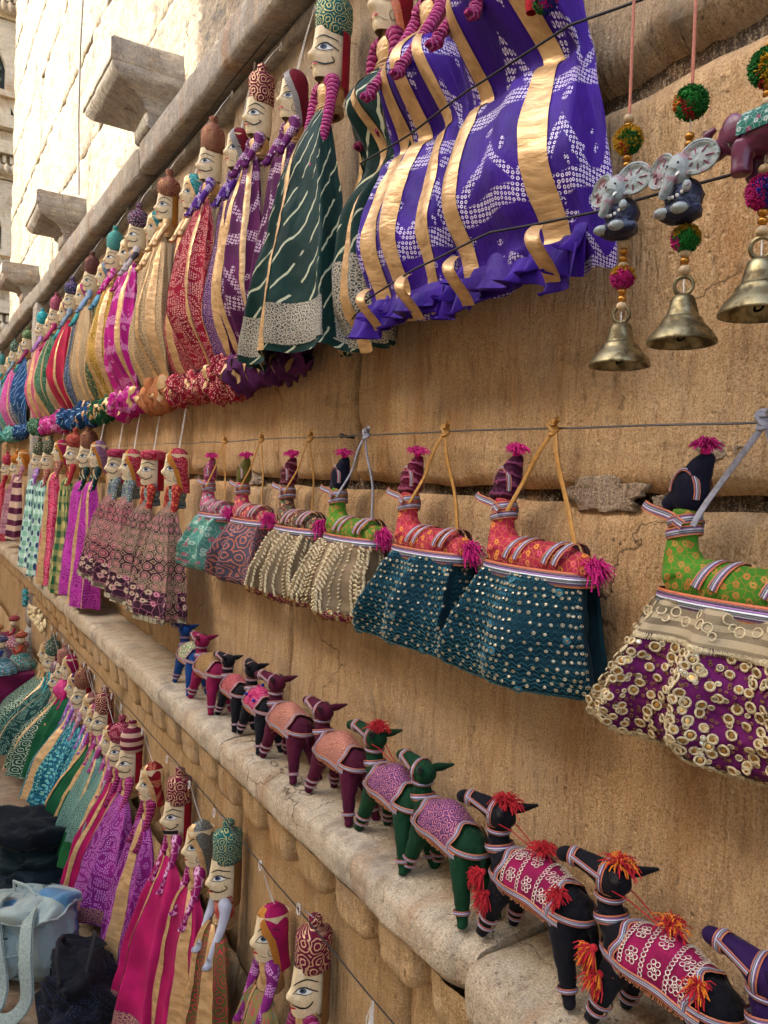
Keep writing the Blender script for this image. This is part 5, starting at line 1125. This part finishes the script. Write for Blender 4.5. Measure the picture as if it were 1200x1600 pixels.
toran('bell string with a yellow and green pompom above a clay elephant, leftmost of the three', -.516, .12, [('w', 1.807), ('g', 1.800), ('p', 1.787, .0145, [TYEL, TGRN, TRED, TYEL]), ('g', 1.770), ('g', 1.763), ('w', 1.755), ('e', 1.736), ('w', 1.688), ('g', 1.681), ('g', 1.674), ('w', 1.667), ('p', 1.657, .0125, [TPINK, TYEL, TPINK]), ('w', 1.650), ('g', 1.643), ('g', 1.636), ('w', 1.629), ('b', 1.613, .0290)], 1.812, -.02)
toran('middle bell string with a round green red pompom above a wide eared clay elephant', -.447, .12, [('p', 1.795, .0155, [TGRN, TRED, TGRN, TORA]), ('g', 1.766), ('g', 1.759), ('w', 1.752), ('e', 1.733), ('g', 1.690), ('p', 1.677, .0135, [TGRN, TPINK, TYEL]), ('w', 1.664), ('g', 1.657), ('w', 1.649), ('b', 1.627, .0300)], 1.806, -.02)
toran('right bell string with a walking plum clay elephant and a pink and blue pompom', -.375, .12, [('g', 1.812), ('p', 1.795, .0165, [TGRN, TYEL, TRED]), ('g', 1.781), ('g', 1.774), ('w', 1.767), ('E', 1.744), ('w', 1.714), ('g', 1.707), ('p', 1.696, .015, [TPINK, TBLU, TPINK]), ('g', 1.680), ('g', 1.673), ('w', 1.665), ('b', 1.643, .0315)], 1.84, -.02)
t = thing('tassel_string', 'short string with a pink and blue pompom at the top beside the purple cloth', 'hanging', (-.655, .11, 1.99))
part('cord', MB().tube([(0, 0, .4), (0, 0, .012)], .0012, 5), simple('copper_cord', '#9a5a40'), t); pompom(t, (0, 0, 0), .015, [TPINK, TBLU, TGRN, TPINK], 3); part('tassel_sleeve', MB().lathe([(.003, .05), (.007, .04), (.008, .02), (.006, .008)], (-.022, 0, -.012), 10), TRED, t)
for k in range(4): part('bead', MB().ball((.018, 0, .008+.010*k), .0045, 10, 7), BEADG, t)

# ------------------------------------------------------------------ clutter on the left: table of dolls, bags
tb = thing('cloth_covered_table', 'low table draped in maroon cloth at the left edge', 'table', (-4.62, .36, 0))
m = MB(); m.grid(lambda a, b: ((-.75+1.15*a, -.24+.56*b, .40+.004*nz(a*4, b*4, 0)), (a, b)), 12, 8)
def drape(a, b):
    # around the near end and the front
    if a < .6: q = a/.6; x = -.75+1.15*q; oo = .32
    else: q = (a-.6)/.4; x = .40; oo = .32-.56*q
    w_ = .012*math.sin(a*50)*b; return ((x+(w_ if a >= .6 else 0), oo+(w_ if a < .6 else 0), .40-.13*b-.01*math.sin(a*23)*b), (a, b*.2))
m.grid(drape, 80, 6); part('table_cloth', m, fab('plain', '#741440'), tb)
part('table_top', MB().box(-.74, .39, -.23, .31, .37, .395), SAND2, tb, smooth=False)
for xx in (-.70, .34):
    for oo in (-.2, .27): part('leg', MB().box(xx-.02, xx+.02, oo-.02, oo+.02, 0, .37), simple('old_wood', '#4c3826', .8), tb, smooth=False)
dolls = [(-4.36, .17, '#1c7c6c', '#c8684c', '#c84c30', 'seated doll in green sequins with an orange headpiece on the maroon cloth'), (-4.6, .26, '#7a2c70', '#3a4aa0', '#d08040', 'seated doll in purple and blue on the maroon cloth'),
         (-4.85, .15, '#b84868', '#c8b878', '#b02c48', 'seated doll in pink with a red turban at the back of the table'), (-4.28, .27, '#287888', '#d8d0c0', '#30407c', 'seated doll with a blue headpiece at the table front')]
for k, (x, o, c1, c2, c3, lab) in enumerate(dolls):
    t = thing('seated_doll', lab, 'doll', (x, o, .405), 'small seated dolls on the table')
    S_ = MB().lathe([(.075, 0), (.078, .012), (.065, .035), (.045, .06), (.026, .08)], (0, 0, 0), 40, 1, 1, lambda th, b: 1+.07*math.sin(th*11)*(1-b)); part('skirt', S_, fab('floral', c1, '#b0c8b8', 1.6, c3=c2), t)
    part('torso', MB().tube([(0, 0, .075), (0, 0, .10), (0, 0, .125)], [.024, .028, .016], 12), fab('floral', c2, c1, 2), t)
    hd = part('head', MB().ball((0, .004, .150), (.022, .023, .026), 12, 9), WOOD, t); part('eyes', MB().ball((-.008, .0255, .153), .0022, 6, 4).ball((.008, .0255, .153), .0022, 6, 4), INK, hd)
    part('turban', MB().torus((0, 0, .170), .020, .012, (0, .1, 1), 20, 8).ball((0, 0, .180), (.018, .018, .014), 10, 7), fab('wrap', c3, '#e8c890', .6), t)
    for sg in (-1, 1): part('arm', MB().tube([(.022*sg, 0, .115), (.042*sg, .012, .095), (.036*sg, .035, .080)], [.009, .008, .006], 8), fab('plain', c3), t)
    m = MB()
    for q in range(44): a = q*.571; m.ball((.077*math.cos(a), .077*math.sin(a), .012+.03*((q*7) % 5)/5), .004, 5, 4)
    part('sequin_trim', m, [SEQ], t, stuff=True)
# bags on the ground
g = G('printed_canvas'); uv = g.uv(); nn = g.noi(uv, 9, 2, .5, .6); cA = g.mix(g.ss(nn, .58, .61), '#98a69c', '#4c7894'); cA = g.mix(g.ma('MULTIPLY', g.ss(g.noi(uv, 4, 3), .48, .6), .8), cA, '#7a8a82')
CAMO = g.out(cA, .9, 0, g.bump(g.noi(uv, 400, 3), .6, .002), sheen=.2)
def superb(c, r, e, tilt=0, seed=0, am=.006, seg=48, rings=30):
    m = MB(); ct, st = math.cos(tilt), math.sin(tilt)
    def pw(v_, k): return math.copysign(abs(v_)**k, v_)
    def fn(a, b):
        th = 2*PI*a; ph = PI*b; x = r[0]*pw(math.sin(ph), e)*pw(math.cos(th), e); y = r[1]*pw(math.sin(ph), e)*pw(math.sin(th), e); z = r[2]*pw(math.cos(ph), e)
        k = am*(noise.noise(Vector((x*14+seed, y*14, z*14)))*1.6-abs(noise.noise(Vector((x*30+z*20, y*22, z*30-x*14+seed))))*1.3)
        x, y, z = x*(1+k/.05*.3), y+k*2, z+k*1.5-.04*(x/r[0])**2*r[2]; return ((c[0]+x*ct-z*st, c[1]+y, max(.003, c[2]+x*st+z*ct)), (th*r[0]*.7, ph*r[2]*.7))
    m.grid(fn, seg, rings); return m, fn
t = thing('canvas_bag', 'pale blue grey canvas rucksack with printed patches slumped on the ground', 'bag', (-2.36, .38, 0), rz=.5)
m, fb = superb((0, 0, .11), (.16, .09, .115), .62, .28, 2, .014); part('bag_body', m, CAMO, t)
m, fp = superb((-.02, .085, .09), (.10, .032, .068), .5, .28, 5, .007); part('front_pocket', m, CAMO, t); m, ff = superb((.02, .01, .205), (.145, .095, .026), .6, .22, 8, .012); part('top_flap', m, CAMO, t)
PIP = simple('dark_piping', '#3c4844', .7); PIPL = simple('canvas_piping', '#a4b0a4', .8)
part('pocket_zip', MB().tube([Vector(fp(.06+.38*i/14, .30)[0])+Vector((0, .003, 0)) for i in range(15)], .0028, 6), PIP, t)
part('flap_piping', MB().tube([Vector(ff(i/40, .56)[0]) for i in range(41)], .0038, 6), PIPL, t); part('pocket_piping', MB().tube([Vector(fp(.25+i/40, .5)[0]) for i in range(41)], .003, 6), PIPL, t)
for q in (-1, 1):
    pts = [Vector((.06*q+.02, .03, .228)), Vector((.07*q+.06, .09, .22)), Vector((.06*q+.12, .13, .15)), Vector((.05*q+.15, .14, .06)), Vector((.03*q+.13, .17, .010)), Vector((.03*q+.02, .19, .006))]
    k_ = [(i/5, *p) for i, p in enumerate(pts)]; P_ = [Vector(crv(k_, i/20)) for i in range(21)]; m = MB()
    for lft in (0, .006): band(m, [p+Vector((0, lft, lft*.5)) for p in P_], .034, lambda i, p: (.3, 1, .5), False, .002)
    part('shoulder_strap', m, simple('strap_canvas', '#8c988c', .9, 0, 700, .5), t)
part('grab_handle', MB().tube([(-.03, .02, .232), (-.02, .03, .265), (.04, .03, .27), (.06, .02, .245)], .006, 7, flat=.6), CAMO, t)
t = thing('dark_bag', 'black cloth bag on the ground beside the rucksack', 'bag', (-2.06, .30, 0), rz=-.3)
m, fb = superb((0, 0, .08), (.14, .08, .085), .66, -.12, 12, .016); part('bag_body', m, fab('tiny', '#0a0d14', '#242c40', 1.0), t)
m, fb = superb((.0, .0, .158), (.11, .06, .020), .6, -.12, 15, .010); part('top_flap', m, fab('plain', '#0c1018'), t)
for q in (-1, 1): part('handle', MB().tube([(-.06, .03*q, .16), (-.05, .04*q, .21), (0, .045*q, .225), (.05, .04*q, .205), (.06, .03*q, .15)], .0055, 7), BLACKC, t)
t = thing('dark_bundle', 'dark folded cloths in a heap behind the rucksack at the left edge', 'bundle', (-2.85, .32, 0))
for k, (cx, cz, rx, rz_) in enumerate(((0, .06, .24, .065), (-.02, .15, .20, .05), (.02, .215, .15, .035))): m, fb = superb((cx, 0, cz), (rx, .11, rz_), .7, .08*(-1)**k, 20+k, .018); part('folded_cloth', m, fab('plain', ('#10242c', '#1a2c2c', '#0c161c')[k]), t)
# shell garland under the far ledge
t = thing('shell_garland', 'cream shell garland with a teal star hung under the far end of the ledge', 'hanging', (-4.0, .13, .78))
m = MB(); rg = random.Random(5)
for k in range(70): m.ball((-.22+.5*(k/70), .01+.02*rg.random(), -.02-.06*rg.random()), (.016, .010, .014), 6, 4)
part('shells', m, simple('cream_shell', '#cdb888', .5), t, stuff=True)
m = MB()
for k in range(7): m.ball((-.42+.03*math.cos(k*.9), .02, -.02+.035*math.sin(k*.9)), .016, 7, 5)
part('teal_star', m, fab('tiny', '#1a8c8c', '#c0e0d8'), t)
